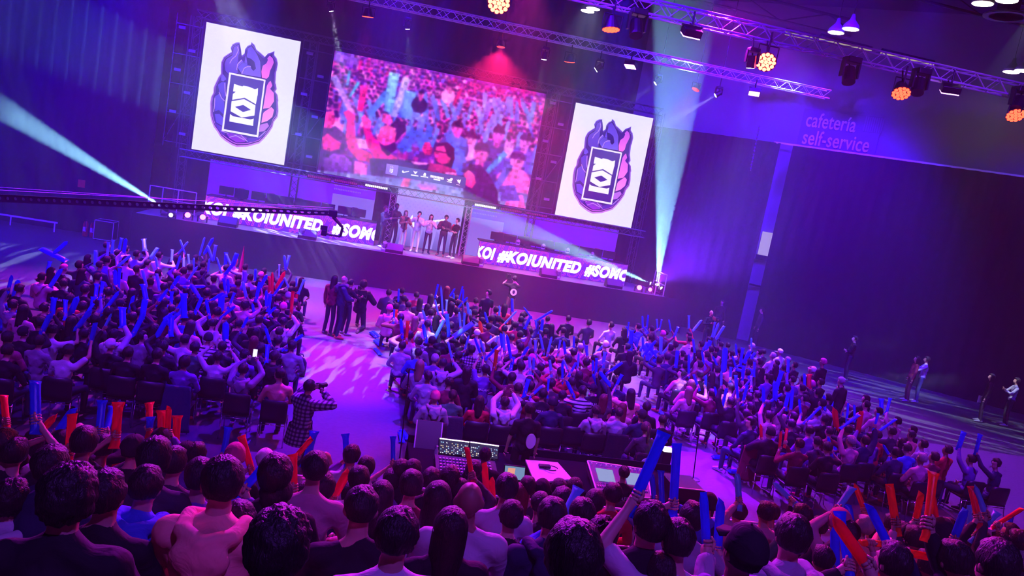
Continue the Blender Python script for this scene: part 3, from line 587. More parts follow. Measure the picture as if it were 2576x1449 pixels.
# monitors and gaming chairs
def gaming_chair(x, label, group):
    e = empty('gaming_chair', (x, 34.55, STAGE), label, 'chair', group)
    MB().box((0, 0, 0.47), (0.5, 0.5, 0.1), bev=0.03).build('seat', M_PLASTIC, e, True)
    b = MB(); b.hull([(sx*q, y, z) for sx in (-1, 1) for (q, z) in ((.22, .52), (.27, .95), (.25, 1.12), (.15, 1.16)) for y in (.2, .3)]); b.build('backrest', M_PLASTIC, e, True)
    b = MB(); b.hull([(sx*q, y, z) for sx in (-1, 1) for (q, z) in ((.16, 1.14), (.14, 1.33), (.10, 1.36)) for y in (.2, .29)]); b.build('headrest', mat('chair_trim', (0.16, 0.04, 0.08), 0.5, var=.1, bscale=5), e, True)
    b = MB(); b.bar((0, 0, .1), (0, 0, .44), .03)
    for k in range(5): b.bar((0, 0, .12), (.3*math.cos(k*1.2566), .3*math.sin(k*1.2566), .06), .02)
    b.build('base', M_BLACK, e)
    for s_ in (-1, 1): MB().box((s_*.3, 0, .68), (.06, .28, .04)).bar((s_*.28, .0, .45), (s_*.3, 0, .68), .02).build('armrest', M_BLACK, e)
def monitor(x, label, group, tilt=0.0):
    e = empty('monitor', (x, 33.55, STAGE+0.985), label, 'monitor', group, tilt)
    MB().box((0, 0, .27), (.58, .035, .34), bev=.01).build('housing', M_PLASTIC, e); MB().bar((0, 0.03, 0), (0, .03, .25), .02).box((0, .03, .012), (.24, .18, .024)).build('stand', M_BLACK, e)
    f = MB(); f.faces([(-.27, .019, .12), (.27, .019, .12), (.27, .019, .42), (-.27, .019, .42)], [(0, 3, 2, 1)]); f.build('screen', emis('monitor_glow', srgb(120, 110, 200), 0.6), e)
ORD = ['first', 'second', 'third', 'fourth', 'fifth', 'sixth', 'seventh', 'eighth', 'ninth', 'tenth', 'eleventh', 'twelfth', 'thirteenth', 'fourteenth', 'fifteenth', 'sixteenth', 'seventeenth', 'eighteenth', 'nineteenth', 'twentieth']
def ordn(i): return ORD[i] if i < len(ORD) else '%dth' % (i+1)
for side, us, ys, nm in (('crane', (588, 668, 738, 806, 884), (490, 505, 516, 526, 539), 'the desk behind the camera crane'), ('beam', (1266, 1332, 1393, 1455, 1515), (601, 612, 624, 635, 645), 'the desk near the blue beam')):
    for i, (u, v) in enumerate(zip(us, ys)):
        p = at_y(u, v, 33.55)
        for k in (0, 1): monitor(p.x+(-.3, .3)[k], '%s monitor of %s pair on %s' % (('left', 'right')[k], ordn(i), nm), 'monitors on '+nm, (.12, -.12)[k])
        gaming_chair(p.x+0.08, 'dark gaming chair behind %s, %s from its left end' % (nm, ordn(i)), 'gaming chairs at '+nm)
# wedges and footlights along the stage edge
for i, (u, v) in enumerate(((572, 574), (772, 603), (990, 638), (1182, 668), (1378, 700), (1542, 726))):
    p = at_y(u, v, 31.95); e = empty('floor_monitor', (p.x, 31.95, STAGE), '%s wedge monitor speaker from the crane end of the stage edge' % ordn(i), 'speaker', 'wedge speakers on the stage edge')
    MB().hull([(sx*.36, y, z) for sx in (-1, 1) for y, z in ((-.18, 0), (.25, 0), (.25, .34), (.1, .36), (-.18, .12))]).build('cabinet', M_PLASTIC, e)
    MB().hull([(sx*.33, y, z) for sx in (-1, 1) for y, z in ((-.19, .13), (-.18, .13), (.1, .375), (.09, .375))]).build('grille', mat('speaker_grille', (0.10, 0.12, 0.13), .5, bump=.3, bscale=120), e)
def hang_z(p):
    for yy, y_, x0, z0, x1, z1, hw_ in TZ:
        if abs(p.y-yy) < .6 and x0 < p.x < x1: return z0+(z1-z0)*(p.x-x0)/(x1-x0)-hw_, y_-hw_
    return 8.3, p.y
def hanger(p, e, dx=0.0):
    z, y = hang_z(p); MB().bar((dx, 0, .1), (dx, y-p.y, z-p.z), .018).build('hanging_rod', M_BLACK, e)
TZ = ((16.2, 16.5, 1.5, at_y(1716, 43, 16.5).z, 19, at_y(2576, 228, 16.5).z, .15), (26.8, 27.0, -2, at_y(1194, 55, 27).z, 15.6, at_y(2090, 240, 27).z, .145))
def moving_head(loc, target, label, lens_m=None, size=1.0, group=None, hang=True, base_m=None):
    """yoke-mounted moving head; head points at target"""
    e = empty('moving_head', loc, label, 'stage light', group); s_ = size; bm_ = base_m or M_BLACK
    d = (Vector(target)-Vector(loc)).normalized(); up = 1 if hang else -1
    MB().box((0, 0, up*.30*s_), (.30*s_, .26*s_, .12*s_), bev=.02).build('base', bm_, e)
    b = MB()
    for k in (-1, 1): b.box((k*.17*s_, 0, up*.12*s_), (.035*s_, .12*s_, .32*s_))
    b.build('yoke', bm_, e)
    h_ = MB(); h_.bar(-d*.16*s_, d*.16*s_, .12*s_, .13*s_, 14); h_.build('head', bm_, e, False)
    if lens_m is not None: MB().bar(d*.161*s_, d*.17*s_, .105*s_, n=16).build('lens', lens_m, e)
    if hang: hanger(Vector(loc), e)
    return e
M_LW = emis('lens_white', (0.85, 0.95, 1.0), 40); M_LM = emis('lens_magenta', (1.0, 0.07, 0.9), 10); M_LV = emis('lens_violet', (0.95, 0.30, 1.0), 14); M_LR = emis('lens_red', (1.0, 0.035, 0.014), 8); M_LRD = emis('lens_red_dim', (1.0, 0.04, 0.06), 2.2); M_LRB = emis('lens_red_bright', (1.0, 0.05, 0.025), 22)
M_SILVER = mat('silver_shell', (0.5, 0.5, 0.53), 0.3, 0.6, var=.05, bscale=9)
for i, (u, v, sz) in enumerate(((757, 601, .8), (965, 636, .8), (1208, 672, .8), (1402, 703, .8))):
    p = at_y(u, v, 31.85); moving_head((p.x, 31.9, STAGE+0.27), (p.x, 30, 0), '%s small silver spotlight from the crane end of the stage edge' % ordn(i), None, .75, 'small spotlights on the stage edge', False, M_SILVER)
for i, (u, v) in enumerate(((1303, 609), (1366, 622), (1427, 634), (1488, 646))):
    p = at_y(u, v, 33.4); moving_head((p.x, 33.4, STAGE+1.2), (p.x, 30, -2), '%s small silver spotlight between monitors on the desk near the blue beam' % ordn(i), None, .5, 'small spotlights on the beam end desk', False, M_SILVER)

# ------------------------------------------------------------------ trusses
def truss(p, q, w, label, group, m=None, bays=None):
    p, q = Vector(p), Vector(q); d = (q-p); L = d.length; d.normalize(); up = Vector((0, 0, 1)) if abs(d.z) < .9 else Vector((0, 1, 0)); s_ = d.cross(up).normalized(); u_ = s_.cross(d)
    e = empty('truss', p, label, 'truss', group); m = m or M_ALU
    cs = [s_*(a*w/2)+u_*(b*w/2) for a, b in ((-1, -1), (1, -1), (1, 1), (-1, 1))]
    for c in cs: MB().bar(c, c+d*L, w*.075, n=8).build('chord', m, e)
    b = MB(); n = bays or max(2, int(L/w)); r = w*.035
    for i in range(n):
        t0, t1 = L*i/n, L*(i+1)/n
        for k in range(4):
            a_, c_ = cs[k], cs[(k+1) % 4]
            if (i+k) % 2: a_, c_ = c_, a_
            b.bar(a_+d*t0, c_+d*t1, r, n=5, caps=False)
    b.build('lacing', m, e); return e
TA = dict(y=16.5, z0=at_y(1716, 43, 16.5).z); TB = dict(y=27.0, z0=at_y(1444, 112, 27.0).z)
truss((1.5, 16.5, at_y(1716, 43, 16.5).z), (19, 16.5, at_y(2576, 228, 16.5).z), .30, 'aluminium truss nearest the camera, crossing the photo top right', 'lighting trusses over the hall')
truss((-2, 27, at_y(1194, 55, 27).z), (15.6, 27, at_y(2090, 240, 27).z), .29, 'aluminium truss nearer the stage, running above the centre screen', 'lighting trusses over the hall')
M_DARK = mat('dark_truss', (0.10, 0.10, 0.13), .45, .7, var=.1, bscale=8)
truss((-8.1, 33.95, -1.55), (12.2, 33.95, -1.58), .30, 'dark truss under the bottom edge of the three screens', 'stage structure trusses', M_DARK)
truss((-8.3, 34.9, 4.15), (12.2, 34.9, 4.05), .30, 'dark truss along the top of the three screens', 'stage structure trusses', M_DARK)
for x, lb in ((-8.2, 'upright tower truss at the outer edge of the left white screen'), (-3.55, 'upright tower truss between left white screen and centre screen'), (7.05, 'upright tower truss between centre screen and right white screen'), (12.15, 'upright tower truss at the outer edge of the right white screen')):
    truss((x, 34.85, STAGE), (x, 34.85, 4.0), .30, lb, 'stage structure trusses', M_DARK)
for x, lb in ((0.72, 'bright short tower truss beside the lavender panel, behind the tall man'), (4.12, 'bright short tower truss beside the lavender panel, behind the folded-arms man')):
    truss((x, 34.55, STAGE), (x, 34.55, -1.7), .24, lb, 'stage structure trusses')
for i, (x0, x1, z, lb) in enumerate(((-3.95, -2.7, 2.9, 'dark screen support frame in the gap left of the centre screen'), (6.7, 7.9, 2.9, 'dark screen support frame in the gap right of the centre screen'), (-9.0, -7.95, 2.9, 'dark cable frame beside the left white screen'))):
    e = empty('support_frame', (x0, 34.7, 0), lb, 'frame'); b = MB()
    for k in range(5): b.bar((0, 0, -1.2+k*1.2), (x1-x0, 0, -1.2+k*1.2), .022, n=5)
    for x in (0, (x1-x0)*.5, x1-x0): b.bar((x, 0, -1.4), (x, 0, 4.0), .022, n=5)
    b.bar((0, 0, -1.2), (x1-x0, 0, 1.2), .018, n=5); b.build('pipes', M_DARK, e)
    for k in range(6): MB().box(((x1-x0)*(.25 if k % 2 else .7), -.08, -.8+k*.85), (.26, .08, .11)).build('clamp_box', mat('clamp_violet', (0.22, 0.2, 0.27), .5, var=.05, bscale=9), e)
# strips of LED cells under the screens
for i, ((u, v), bright, lb) in enumerate((((947, 470), 1, 'bright white light bar under the centre screen, left of the lavender panel'), ((1221, 519), 1, 'bright white light bar under the centre screen, right of the lavender panel'), ((870, 458), 0, 'dim pink light bar next left of the bright one under the centre screen'), ((803, 447), 0, 'dim pink light bar farthest left under the centre screen'), ((1286, 529), 0, 'dim violet light bar next right of the bright one under the screens'), ((1350, 540), 0, 'dim violet light bar farthest right under the screens'))):
    p = at_y(u, v, 33.72); e = empty('light_bar', p, lb, 'stage light', 'light bars under the screens'); MB().box((0, .05, 0), (1.0, .1, .16)).build('housing', M_BLACK, e)
    b = MB()
    for k in range(12): b.box((-.44+k*.08, -.005, 0), (.06, .012, .085))
    b.build('cells', emis('bar_white', (1, .98, 1), 1.6) if bright else emis('bar_dim', srgb(170, 40, 160), .5), e)
# ------------------------------------------------------------------ lamps in the rig
def par(u, v, y, target, lens_m, label, color, power, cone, size=1.0, lamp=True):
    p = at_y(u, v, y); e = empty('par_lamp', p, label, 'stage light', 'round red lamps on the trusses'); d = (Vector(target)-p).normalized(); s_ = size
    MB().bar(-d*.26*s_, d*.0, .10*s_, .19*s_, 18).build('housing', M_BLACK, e)
    b = MB()
    for k in range(19):
        r_ = 0 if k == 0 else (.075 if k < 7 else .145); a_ = k*math.pi/3 if k < 7 else k*math.pi/6
        R = d.to_track_quat('Z', 'Y').to_matrix(); c = R @ Vector((r_*math.cos(a_)*s_, r_*math.sin(a_)*s_, .004)); b.bar(c, c+d*.012, .036*s_, n=8)
    b.build('lens', lens_m, e); MB().bar((0, 0, .05), (0, 0, .55*s_), .018*s_).bar((-.2*s_, 0, .0), (-.2*s_, 0, .3*s_), .012).bar((.2*s_, 0, .0), (.2*s_, 0, .3*s_), .012).bar((-.2*s_, 0, .3*s_), (.2*s_, 0, .3*s_), .014).build('yoke', M_BLACK, e)
    hanger(p, e)
    if lamp: spot(p+d*.06, target, color, power, cone, .5, .16*s_)
def panel(u, v, y, target, label, power, cone=64):
    p = at_y(u, v, y); e = empty('wash_panel', p, label, 'stage light', 'rectangular violet wash panels on the trusses'); d = (Vector(target)-p).normalized(); R = d.to_track_quat('Z', 'Y').to_matrix()
    MB().box(-d*.09, (.40, .30, .16), R, .02).build('housing', M_BLACK, e); b = MB()
    for i in range(6):
        for j in range(4): b.box(R @ Vector((-.155+i*.062, -.10+j*.066, .003)), (.056, .06, .012), R)
    b.build('cells', M_LV, e); MB().bar((0, 0, .1), (0, 0, .5), .02).box((0, 0, .2), (.46, .05, .03)).build('yoke', M_BLACK, e)
    hanger(p, e)
    spot(p+d*.05, target, VIOLET, power, cone, .55, .15)
par(1255, 8, 16.2, (2, 6, -4), M_LRB, 'large red lamp glaring at the top edge, left of the long truss', RED, 2200, 110, 1.25)
par(1537, 74, 16.2, (5, 15, -5), M_LR, 'red lamp below the near truss, left of the hanging dark moving head', RED, 900, 80, 1.0)
par(1927, 156, 16.2, (3, 5, -4), M_LRB, 'largest red lamp on the near truss, beside the small white one', RED, 2200, 110, 1.15)
par(2267, 235, 16.2, (9, 10, -5.5), M_LR, 'red lamp on the near truss, left of the far right violet panel', RED, 900, 80, 1.1)
par(2555, 290, 16.2, (12, 9, -5.5), M_LR, 'red lamp on the near truss cut by the right edge', RED, 800, 80, 1.1)
par(925, 42, 26.8, (-.5, 28, -5.5), M_LR, 'red lamp at top left, above the centre screen corner', (1, .02, .3), 6000, 40, 1.0)
par(1433, 155, 26.8, (7, 29, -5.5), M_LR, 'red lamp under the stage truss, between two white spotlights', (1, .02, .25), 7000, 50, 1.0)
par(1260, 118, 31, (4, 30.0, -5), M_LRD, 'dim red lamp just above the top of the centre screen', (1, .01, .12), 5000, 120, .9)
par(1750, 225, 31, (8, 29.5, -5), M_LRD, 'dim red lamp right of the right white screen top', RED, 900, 60, .9)
panel(1736, 90, 16.2, (6, 21, -5.5), 'violet wash panel on the near truss, left of the tall blue beam', 1600)
panel(2388, 233, 16.2, (14, 20, -5.5), 'violet wash panel on the near truss, nearest the right edge', 2200, 52)
panel(1585, 168, 26.8, (5.5, 24, -5.5), 'violet wash panel under the stage truss, above the right white screen', 1700)
panel(1897, 236, 26.8, (11, 23, -5.5), 'violet wash panel at the right end of the stage truss', 1900)
def white_spot(u, v, y, target, label, power, cone, gobo=None, color=COOL, size=.8, lens=True, rad=.05):
    p = at_y(u, v, y); moving_head(p, target, label, M_LW if lens else None, size, 'moving head spotlights')
    if power: spot(p+(Vector(target)-p).normalized()*.2*size, target, color, power, cone, .35, rad, gobo)
white_spot(1370, 140, 26.8, (5.2, 27.5, -5.5), 'white spotlight under the stage truss throwing a short cone downward', 9000, 14)
white_spot(1507, 170, 26.8, (0, 30, -3), 'white spotlight under the stage truss beaming toward the stage floor', 9000, 12)
white_spot(832, 18, 30, (0.2, 33, -4), 'white spotlight at the top left above the left white screen', 9000, 12)
white_spot(1025, 64, 31, (2, 33, -4), 'tiny white spotlight above the left part of the centre screen', 900, 16)
white_spot(1655, 205, 31, (2.5, 33, -4), 'tiny white spotlight above the right white screen', 900, 16)
white_spot(1807, 236, 30, (3, 33, -4), 'white spotlight right of the blue beam aimed toward the stage', 9000, 10)
white_spot(1890, 155, 16.2, (9, 18, -5.5), 'small white spotlight right beside the largest red lamp', 5000, 12)
white_spot(1600, 72, 16.2, (5, 12, -5), 'dark moving head hanging unlit from the near truss', 0, 10, size=1.1, lens=False)
white_spot(2310, 218, 16.2, (9, 12, -5), 'dark moving head hanging unlit beside the right red lamp', 0, 10, size=1.1, lens=False)
white_spot(2135, 190, 16.2, (9, 12, -5), 'dark moving head hanging alone in the middle of the near truss', 0, 10, size=1.1, lens=False)
white_spot(2560, 262, 16.2, (9, 12, -5), 'dark moving head at the right edge of the near truss', 0, 10, size=1.1, lens=False)
# beams from the stage wings
def wing_lamp(u, v, y, target, label, m, power, cone, color, rad=.05, size=.8, gobo=None):
    p = at_y(u, v, y); moving_head(p, target, label, m, size, 'lamps on the stage wings', False)
    if power: spot(p+(Vector(target)-p).normalized()*.2*size, target, color, power, cone, .25, rad, gobo)
    return p
wing_lamp(415, 524, 32.2, at_y(-40, 245, 27), 'bright cyan spotlight on the left stage wing throwing the long beam', M_LW, 220000, 7, CYAN)
wing_lamp(433, 541, 32.0, (-9, 20, -3), 'small unlit spotlight on the left stage wing', emis('lens_soft', (1, 1, 1), 2), 0, 10, CYAN)
wing_lamp(474, 541, 32.0, (-6, 12, -2), 'magenta lamp on the left stage wing, left of the two', M_LM, 260, 70, MAG, size=1.0)
wing_lamp(510, 546, 32.0, (-2, 12, -2), 'magenta lamp on the left stage wing, next to the desk', M_LM, 260, 70, MAG, size=1.0)
wing_lamp(1607, 723, 32.0, (8, 12, -2), 'magenta lamp on the right stage wing, next to the desk', M_LM, 260, 70, MAG, size=1.0)
wing_lamp(1633, 728, 32.0, (12, 12, -2), 'magenta lamp on the right stage wing, right of the two', M_LM, 220, 70, MAG)
wing_lamp(1641, 715, 32.6, at_y(1370, 600, 33.0), 'white spotlight on the right stage wing beaming across the desk', M_LW, 150000, 8, CYAN, size=.6)
wing_lamp(1653, 722, 32.0, at_y(1712, 150, 28), 'cyan spotlight on the right stage wing throwing the tall upright beam', M_LW, 300000, 12, CYAN)
wing_lamp(1667, 729, 32.0, at_y(1420, 470, 31.5), 'outermost cyan spotlight on the right stage wing with a thin beam', M_LW, 110000, 3.0, CYAN, size=.7)
spot((12.7, 32.4, -3.5), (17, 33.5, 1), VIOLET, 7000, 90, .6, .1)
spot((-7, 29, 6.0), at_z(800, 640, -4.8), (.45, .55, 1.0), 60000, 24, .5, .02, (9, 60, .50, .66, .5))
# broad blue haze columns from the rig over the left of the hall
for p_, t_, pw, cn in (((-9, 31, 7.5), (-12, 30, -5), 7000, 34), ((-4.5, 31, 7.0), (-7, 31, -5), 5000, 30), ((-15, 28, 8), (-16, 29, -5), 4500, 40), ((1.5, 31.5, 7), (1, 31, -5), 2600, 30), ((-.5, 30, 8.6), (-.8, 31, -5), 7000, 44), ((8, 30, 8.6), (9, 31, -5), 5000, 40)): spot(p_, t_, (.015, 0.0, 1.0), pw*1.5, cn, .7, .2)
# streaked light across aisles and side floors
for p_, t_, pw, cn, g in (((0, 16.5, 5), (0.6, 19.5, -5.5), 6500, 28, (46, 6, .52, .60, .35)), ((-14, 26, 7), (-11, 26, -5.5), 14000, 34, (3, 34, .52, .64, -.2)), ((17, 20, 7), (19, 24, -5.5), 12000, 44, (3, 34, .50, .62, .55)), ((-4, 27, 6), (-.3, 23, -5.5), 4500, 22, (4, 46, .50, .60, .1))): spot(p_, t_, (.72, .8, 1.0), pw, cn, .3, .01, g)
# front key onto the people on stage
for x in (-1.5, 6.5): spot((x, 17, 5), (2.4, 33.3, -3), (1, .93, 1.0), 1700, 11, .4, .1)
# ------------------------------------------------------------------ rails and kit around the stage
def rail(pts, heights, label, cat='railing', name='handrail'):
    e = empty(name, pts[0], label, cat); o_ = Vector(pts[0]); b = MB(); P_ = [Vector(p)-o_ for p in pts]
    b.path([p+Vector((0, 0, heights)) for p in P_], .022); b.path([p+Vector((0, 0, heights*.5)) for p in P_], .016); b.build('rails', M_ALU, e)
    for p in P_: MB().bar(p, p+Vector((0, 0, heights)), .022).build('post', M_ALU, e)
    return e
a0, a1, a2 = at_y(398, 515, 33.6), at_y(428, 492, 33.6), at_y(446, 470, 33.6)
rail([(-9.0, 33.6, STAGE), (-8.5, 33.6, STAGE), (-7.9, 33.6, STAGE), (-7.2, 33.6, STAGE)], .95, 'thin metal stair railing on the left stage wing beside the cyan lamp')
rail([(12.45, 31.75, STAGE), (12.85, 31.75, STAGE), (12.85, 33.2, STAGE)], .95, 'metal railing at the right end of the stage beside the upright beam')
p = at_y(205, 462, 33.6); tag(MB().box(p, (.26, .03, .3)).build('fire_sign', mat('fire_red', (.6, .02, .04), .5, var=.05, bscale=5)), 'small red fire equipment sign on the drape at far left', 'sign')
for x_, lb in ((at_z(193, 600, FLOOR).x, 'red fire extinguisher at the drape, left of the two'), (at_z(214, 602, FLOOR).x, 'red fire extinguisher at the drape, right of the two')):
    e = empty('fire_extinguisher', (x_, 33.4, FLOOR), lb, 'extinguisher', 'fire extinguishers by the drape'); MB().lathe([(.09, 0), (.10, .05), (.10, .5), (.06, .6), (.025, .62)], n=14).build('cylinder', M_REDPLASTIC, e, True)
    MB().box((.0, 0, .66), (.05, .2, .05)).bar((0, -.08, .64), (.06, -.14, .25), .014).build('valve', M_BLACK, e); MB().box((0, -.101, .3), (.12, .006, .18)).build('instruction_plate', M_WHITE, e)
p = at_z(258, 606, FLOOR); e = empty('flight_case', (p.x, 33.2, FLOOR), 'dark flight case with metal edges standing by the left drape', 'case'); MB().box((0, 0, .42), (.7, .6, .74), bev=.01).build('body', M_BLACK, e)
b = MB()
for x in (-.35, .35):
    for y in (-.3, .3): b.bar((x, y, .05), (x, y, .79), .014, n=5)
for z in (.05, .79):
    for y in (-.3, .3): b.bar((-.35, y, z), (.35, y, z), .014, n=5)
    for x in (-.35, .35): b.bar((x, -.3, z), (x, .3, z), .014, n=5)
b.build('edge_trim', M_ALU, e)
for i_ in range(4): MB().bar((-.27+.54*(i_ % 2), -.22+.44*(i_//2), .0), (-.27+.54*(i_ % 2), -.22+.44*(i_//2), .06), .04).build('caster', M_BLACK, e)
e = empty('barrier_rail', (-15.5, 33.3, FLOOR), 'low white barrier rail along the floor at far left', 'barrier'); MB().box((1.6, 0, .38), (3.4, .05, .06)).build('rail', M_WHITE, e)
for x_ in (0, 1.6, 3.2): MB().bar((x_, 0, 0), (x_, 0, .38), .025).build('post', M_WHITE, e)
# chain hanging from the near truss
b = MB(); p, q = at_y(1910, 318, 24), at_y(1888, 428, 24)
for k in range(26):
    c = p+(q-p)*(k/25); b.lathe([(.028, -.006), (.036, 0), (.028, .006)], c, 8, Matrix.Rotation(math.pi/2, 3, 'XY'[k % 2]))
tag(b.build('hanging_chain', mat('chain_grey', (.3, .3, .33), .4, .8, var=.05, bscale=30)), 'short length of hoist chain hanging in the air left of the cafeteria sign', 'chain')
# ------------------------------------------------------------------ camera crane
YJ = 23.0; j0, j1 = at_y(-30, 497, YJ), at_y(838, 537, YJ)
e = empty('camera_crane', j1, 'long dark camera crane arm reaching in from the left across the stage', 'camera crane'); d = (j0-j1); L = d.length; d.normalize(); up = Vector((0, 0, 1)); up = (up-d*d.dot(up)).normalized(); sd = d.cross(up)
b = MB(); hgt = .17; n = int(L/.19)
for sgn in (-1, 1):
    for k in range(n):
        t0, t1 = L*k/n, L*(k+1)/n; wd = t1-t0; hh_ = hgt*(0.65+0.45*min(1, k/n*1.6)); ring = []; sq = []; c = d*((t0+t1)/2)
        for i in range(12):
            an = 2*math.pi*i/12+math.pi/12; ux, uz = math.cos(an), math.sin(an); ring.append(c+d*(ux*wd*.30)+up*(uz*hh_*.27)+sd*(.05*sgn)); m_ = max(abs(ux), abs(uz)); sq.append(c+d*(ux/m_*wd/2)+up*(uz/m_*hh_/2)+sd*(.05*sgn))
        b.faces(ring+sq, [(i, (i+1) % 12, 12+(i+1) % 12, 12+i) for i in range(12)])
for s2 in (-1, 1): b.hull([d*t+up*(s2*hgt*q*.5)+sd*w_+up*(s2*.012*z_) for t, q in ((0, .65), (L, 1.1)) for w_ in (-.06, .06) for z_ in (0, 1)])
b.build('arm', M_BLACK, e); MB().bar(up*.16, d*L+up*.22, .008, n=5).bar(up*.10, d*L+up*.30, .006, n=5).build('tension_cable', M_ALU, e)
h0 = at_y(838, 545, YJ)-j1; h1 = at_y(862, 572, YJ)-j1; h2 = at_y(856, 595, YJ)-j1; h3 = at_y(815, 588, YJ)-j1
MB().bar(Vector((0, 0, 0)), h0, .06).bar(h0, h1, .055, .04).bar(h1, h2, .04).bar(h2, h3, .03).box((0, 0, 0), (.24, .16, .2), bev=.02).build('remote_head', M_BLACK, e)
b = MB(); b.box(h3+Vector((0, .05, .04)), (.16, .34, .18), bev=.02).bar(h3+Vector((0, .2, .04)), h3+Vector((0, .42, .04)), .06, .075, 12).box(h3+Vector((-.02, -.1, .18)), (.2, .03, .13)).bar(h3+Vector((.12, -.1, .1)), h3+Vector((.12, .1, .28)), .01).build('camera_body', M_PLASTIC, e)

# ------------------------------------------------------------------ thicker haze hanging round the stage
hz = MB().box((-2.5, 32.1, 2.0), (60, 9.4, 14.9)).build('haze', None); m = bpy.data.materials.new('stage_haze'); m.use_nodes = True; t = m.node_tree; t.nodes.clear(); o_ = t.nodes.new('ShaderNodeOutputMaterial'); v_ = t.nodes.new('ShaderNodeVolumeScatter'); v_.inputs['Density'].default_value = 0.017; v_.inputs['Anisotropy'].default_value = 0.1; t.links.new(v_.outputs[0], o_.inputs['Volume']); hz.data.materials.append(m)
tag(hz, 'thin blue haze hanging in the air around the stage and its beams', 'haze', kind='stuff')

# ------------------------------------------------------------------ people: body built as one skin from a posed skeleton
M_SKIN = tinted('skin', 0.5, 0.35, bump=0.03, bscale=90)
M_HAIR = tinted('hair', 0.5, 0.45, bump=0.6, bscale=34, stretch=(2.4, 2.4, 0.5), distort=0.6)
M_CLOTH = tinted('cloth', 0.8, 0.25, bump=0.6, bscale=8, distort=1.4)
M_STRIPE = tinted('striped_cloth', 0.8, 0.2, bump=0.3, bscale=9, pattern='stripes')
M_PLAID = tinted('plaid_cloth', 0.85, 0.2, bump=0.3, bscale=9, pattern='plaid')
M_STICK = tinted('inflated_film', 0.22, 0.6, bump=0.12, bscale=16, trans=0.45)
M_CROWD = tinted('crowd_cloth', 0.75, 0.25, attr=True)
M_STICKS = tinted('massed_film', 0.25, 0.6, attr=True, trans=0.45)
NAPE = Vector((0, -0.015, 1.115)); SKULL = Vector((0, -0.01, 1.235))
def ik(S, T, l1, l2, pole):
    d = T-S; L = d.length
    if L > (l1+l2)*.995: T = S+d*((l1+l2)*.995/L); d = T-S; L = d.length
    if L < .12: T = S+Vector((0, .12, 0)); d = T-S; L = d.length
    n = d/L; a = (l1*l1-l2*l2+L*L)/(2*L); h = math.sqrt(max(0, l1*l1-a*a)); p = pole-n*pole.dot(n)
    p = p.normalized() if p.length > 1e-4 else Vector((0, -1, 0)); return S+n*a+p*h, T
def joints(pose, hands=(None, None), lean=0.0, spread=1.0):
    J = {'dz': 0.0}; dz = {'sit': 0, 'stand': .42, 'kneel': .0}[pose]; J['dz'] = dz
    if pose == 'sit':
        for s, k in ((-1, 'L'), (1, 'R')): J['hip'+k], J['knee'+k], J['ank'+k], J['toe'+k] = Vector((s*.09, .02, .53)), Vector((s*.13*spread, .43, .51)), Vector((s*.14*spread, .41, .10)), Vector((s*.15*spread, .57, .045))
    elif pose == 'stand':
        for s, k in ((-1, 'L'), (1, 'R')): J['hip'+k], J['knee'+k], J['ank'+k], J['toe'+k] = Vector((s*.09, .0, .95)), Vector((s*.11*spread, .03, .51)), Vector((s*.12*spread, -.02, .09)), Vector((s*.15*spread, .15, .04))
    else:
        J['hipL'], J['kneeL'], J['ankL'], J['toeL'] = Vector((-.09, .02, .53)), Vector((-.14, .40, .52)), Vector((-.13, .36, .10)), Vector((-.14, .52, .045))
        J['hipR'], J['kneeR'], J['ankR'], J['toeR'] = Vector((.09, .0, .53)), Vector((.12, .16, .08)), Vector((.12, -.26, .09)), Vector((.12, -.34, .03))
    rot = Matrix.Rotation(-lean, 3, 'X'); piv = Vector((0, 0, .55+dz)); J['rot'], J['piv'] = rot, piv
    up = lambda v: piv+rot @ (Vector(v)+Vector((0, 0, dz))-piv); J['up'] = up
    for s, k, h in ((-1, 'L', hands[0]), (1, 'R', hands[1])):
        S = up((s*.185, -.03, .985)); J['sh'+k] = S
        if h is None: T = Vector((s*.12, .30, .60)) if pose == 'sit' else (Vector((s*.27, .06, .80)) if pose == 'stand' else Vector((s*.1, .3, .9)))
        else: T = Vector(h)
        J['el'+k], J['hd'+k] = ik(S, T, .28, .31, Vector((s*.75, -.25, -.6)))
    return J
def headrot(yaw, pitch): return Matrix.Rotation(yaw, 3, 'Z') @ Matrix.Rotation(-pitch, 3, 'X')
def head_tf(J, yaw, pitch):
    R = J['rot'] @ headrot(yaw, pitch); p = J['up'](NAPE); return R, p+R @ (SKULL-NAPE)
def fingers(mb, H, fd, ax, r=.0095, curl=True, sgn=1):
    """four fingers and a thumb: closed round the axis ax at H, or loosely curled"""
    fd = fd.normalized(); ax = (ax-fd*ax.dot(fd)*.0).normalized(); q = fd.cross(ax)
    q = q.normalized() if q.length > 1e-3 else Vector((1, 0, 0)); p = ax.cross(q).normalized()
    for i in range(4):
        c = H+ax*((i-1.5)*.0205); R_ = .034-abs(i-1.4)*.002; prev = None; n = 4 if curl else 3
        for k in range(n+1):
            if curl: a_ = math.radians(-50+k*62); pt = c+p*(R_*math.cos(a_))+q*(sgn*R_*math.sin(a_))
            else: pt = H+q*((i-1.5)*.021)+fd*(.035+.027*k*(1-.08*abs(i-1.3)))+p*(-.006*k*k)
            if prev is not None: mb.bar(prev, pt, r, r*.9, n=6)
            prev = pt
    t0 = H-fd*.02+q*(sgn*.03); mb.bar(t0, t0+ax*.03+q*(sgn*.014)+fd*.012, r*1.2, r, n=6).bar(t0+ax*.03+q*(sgn*.014)+fd*.012, t0+ax*.052-q*(sgn*.004)+fd*.02, r, r*.85, n=6)
LOD = {'near': (.0125, 2, 2), 'mid': (.02, 1, 1), 'far': (.034, 1, 1)}
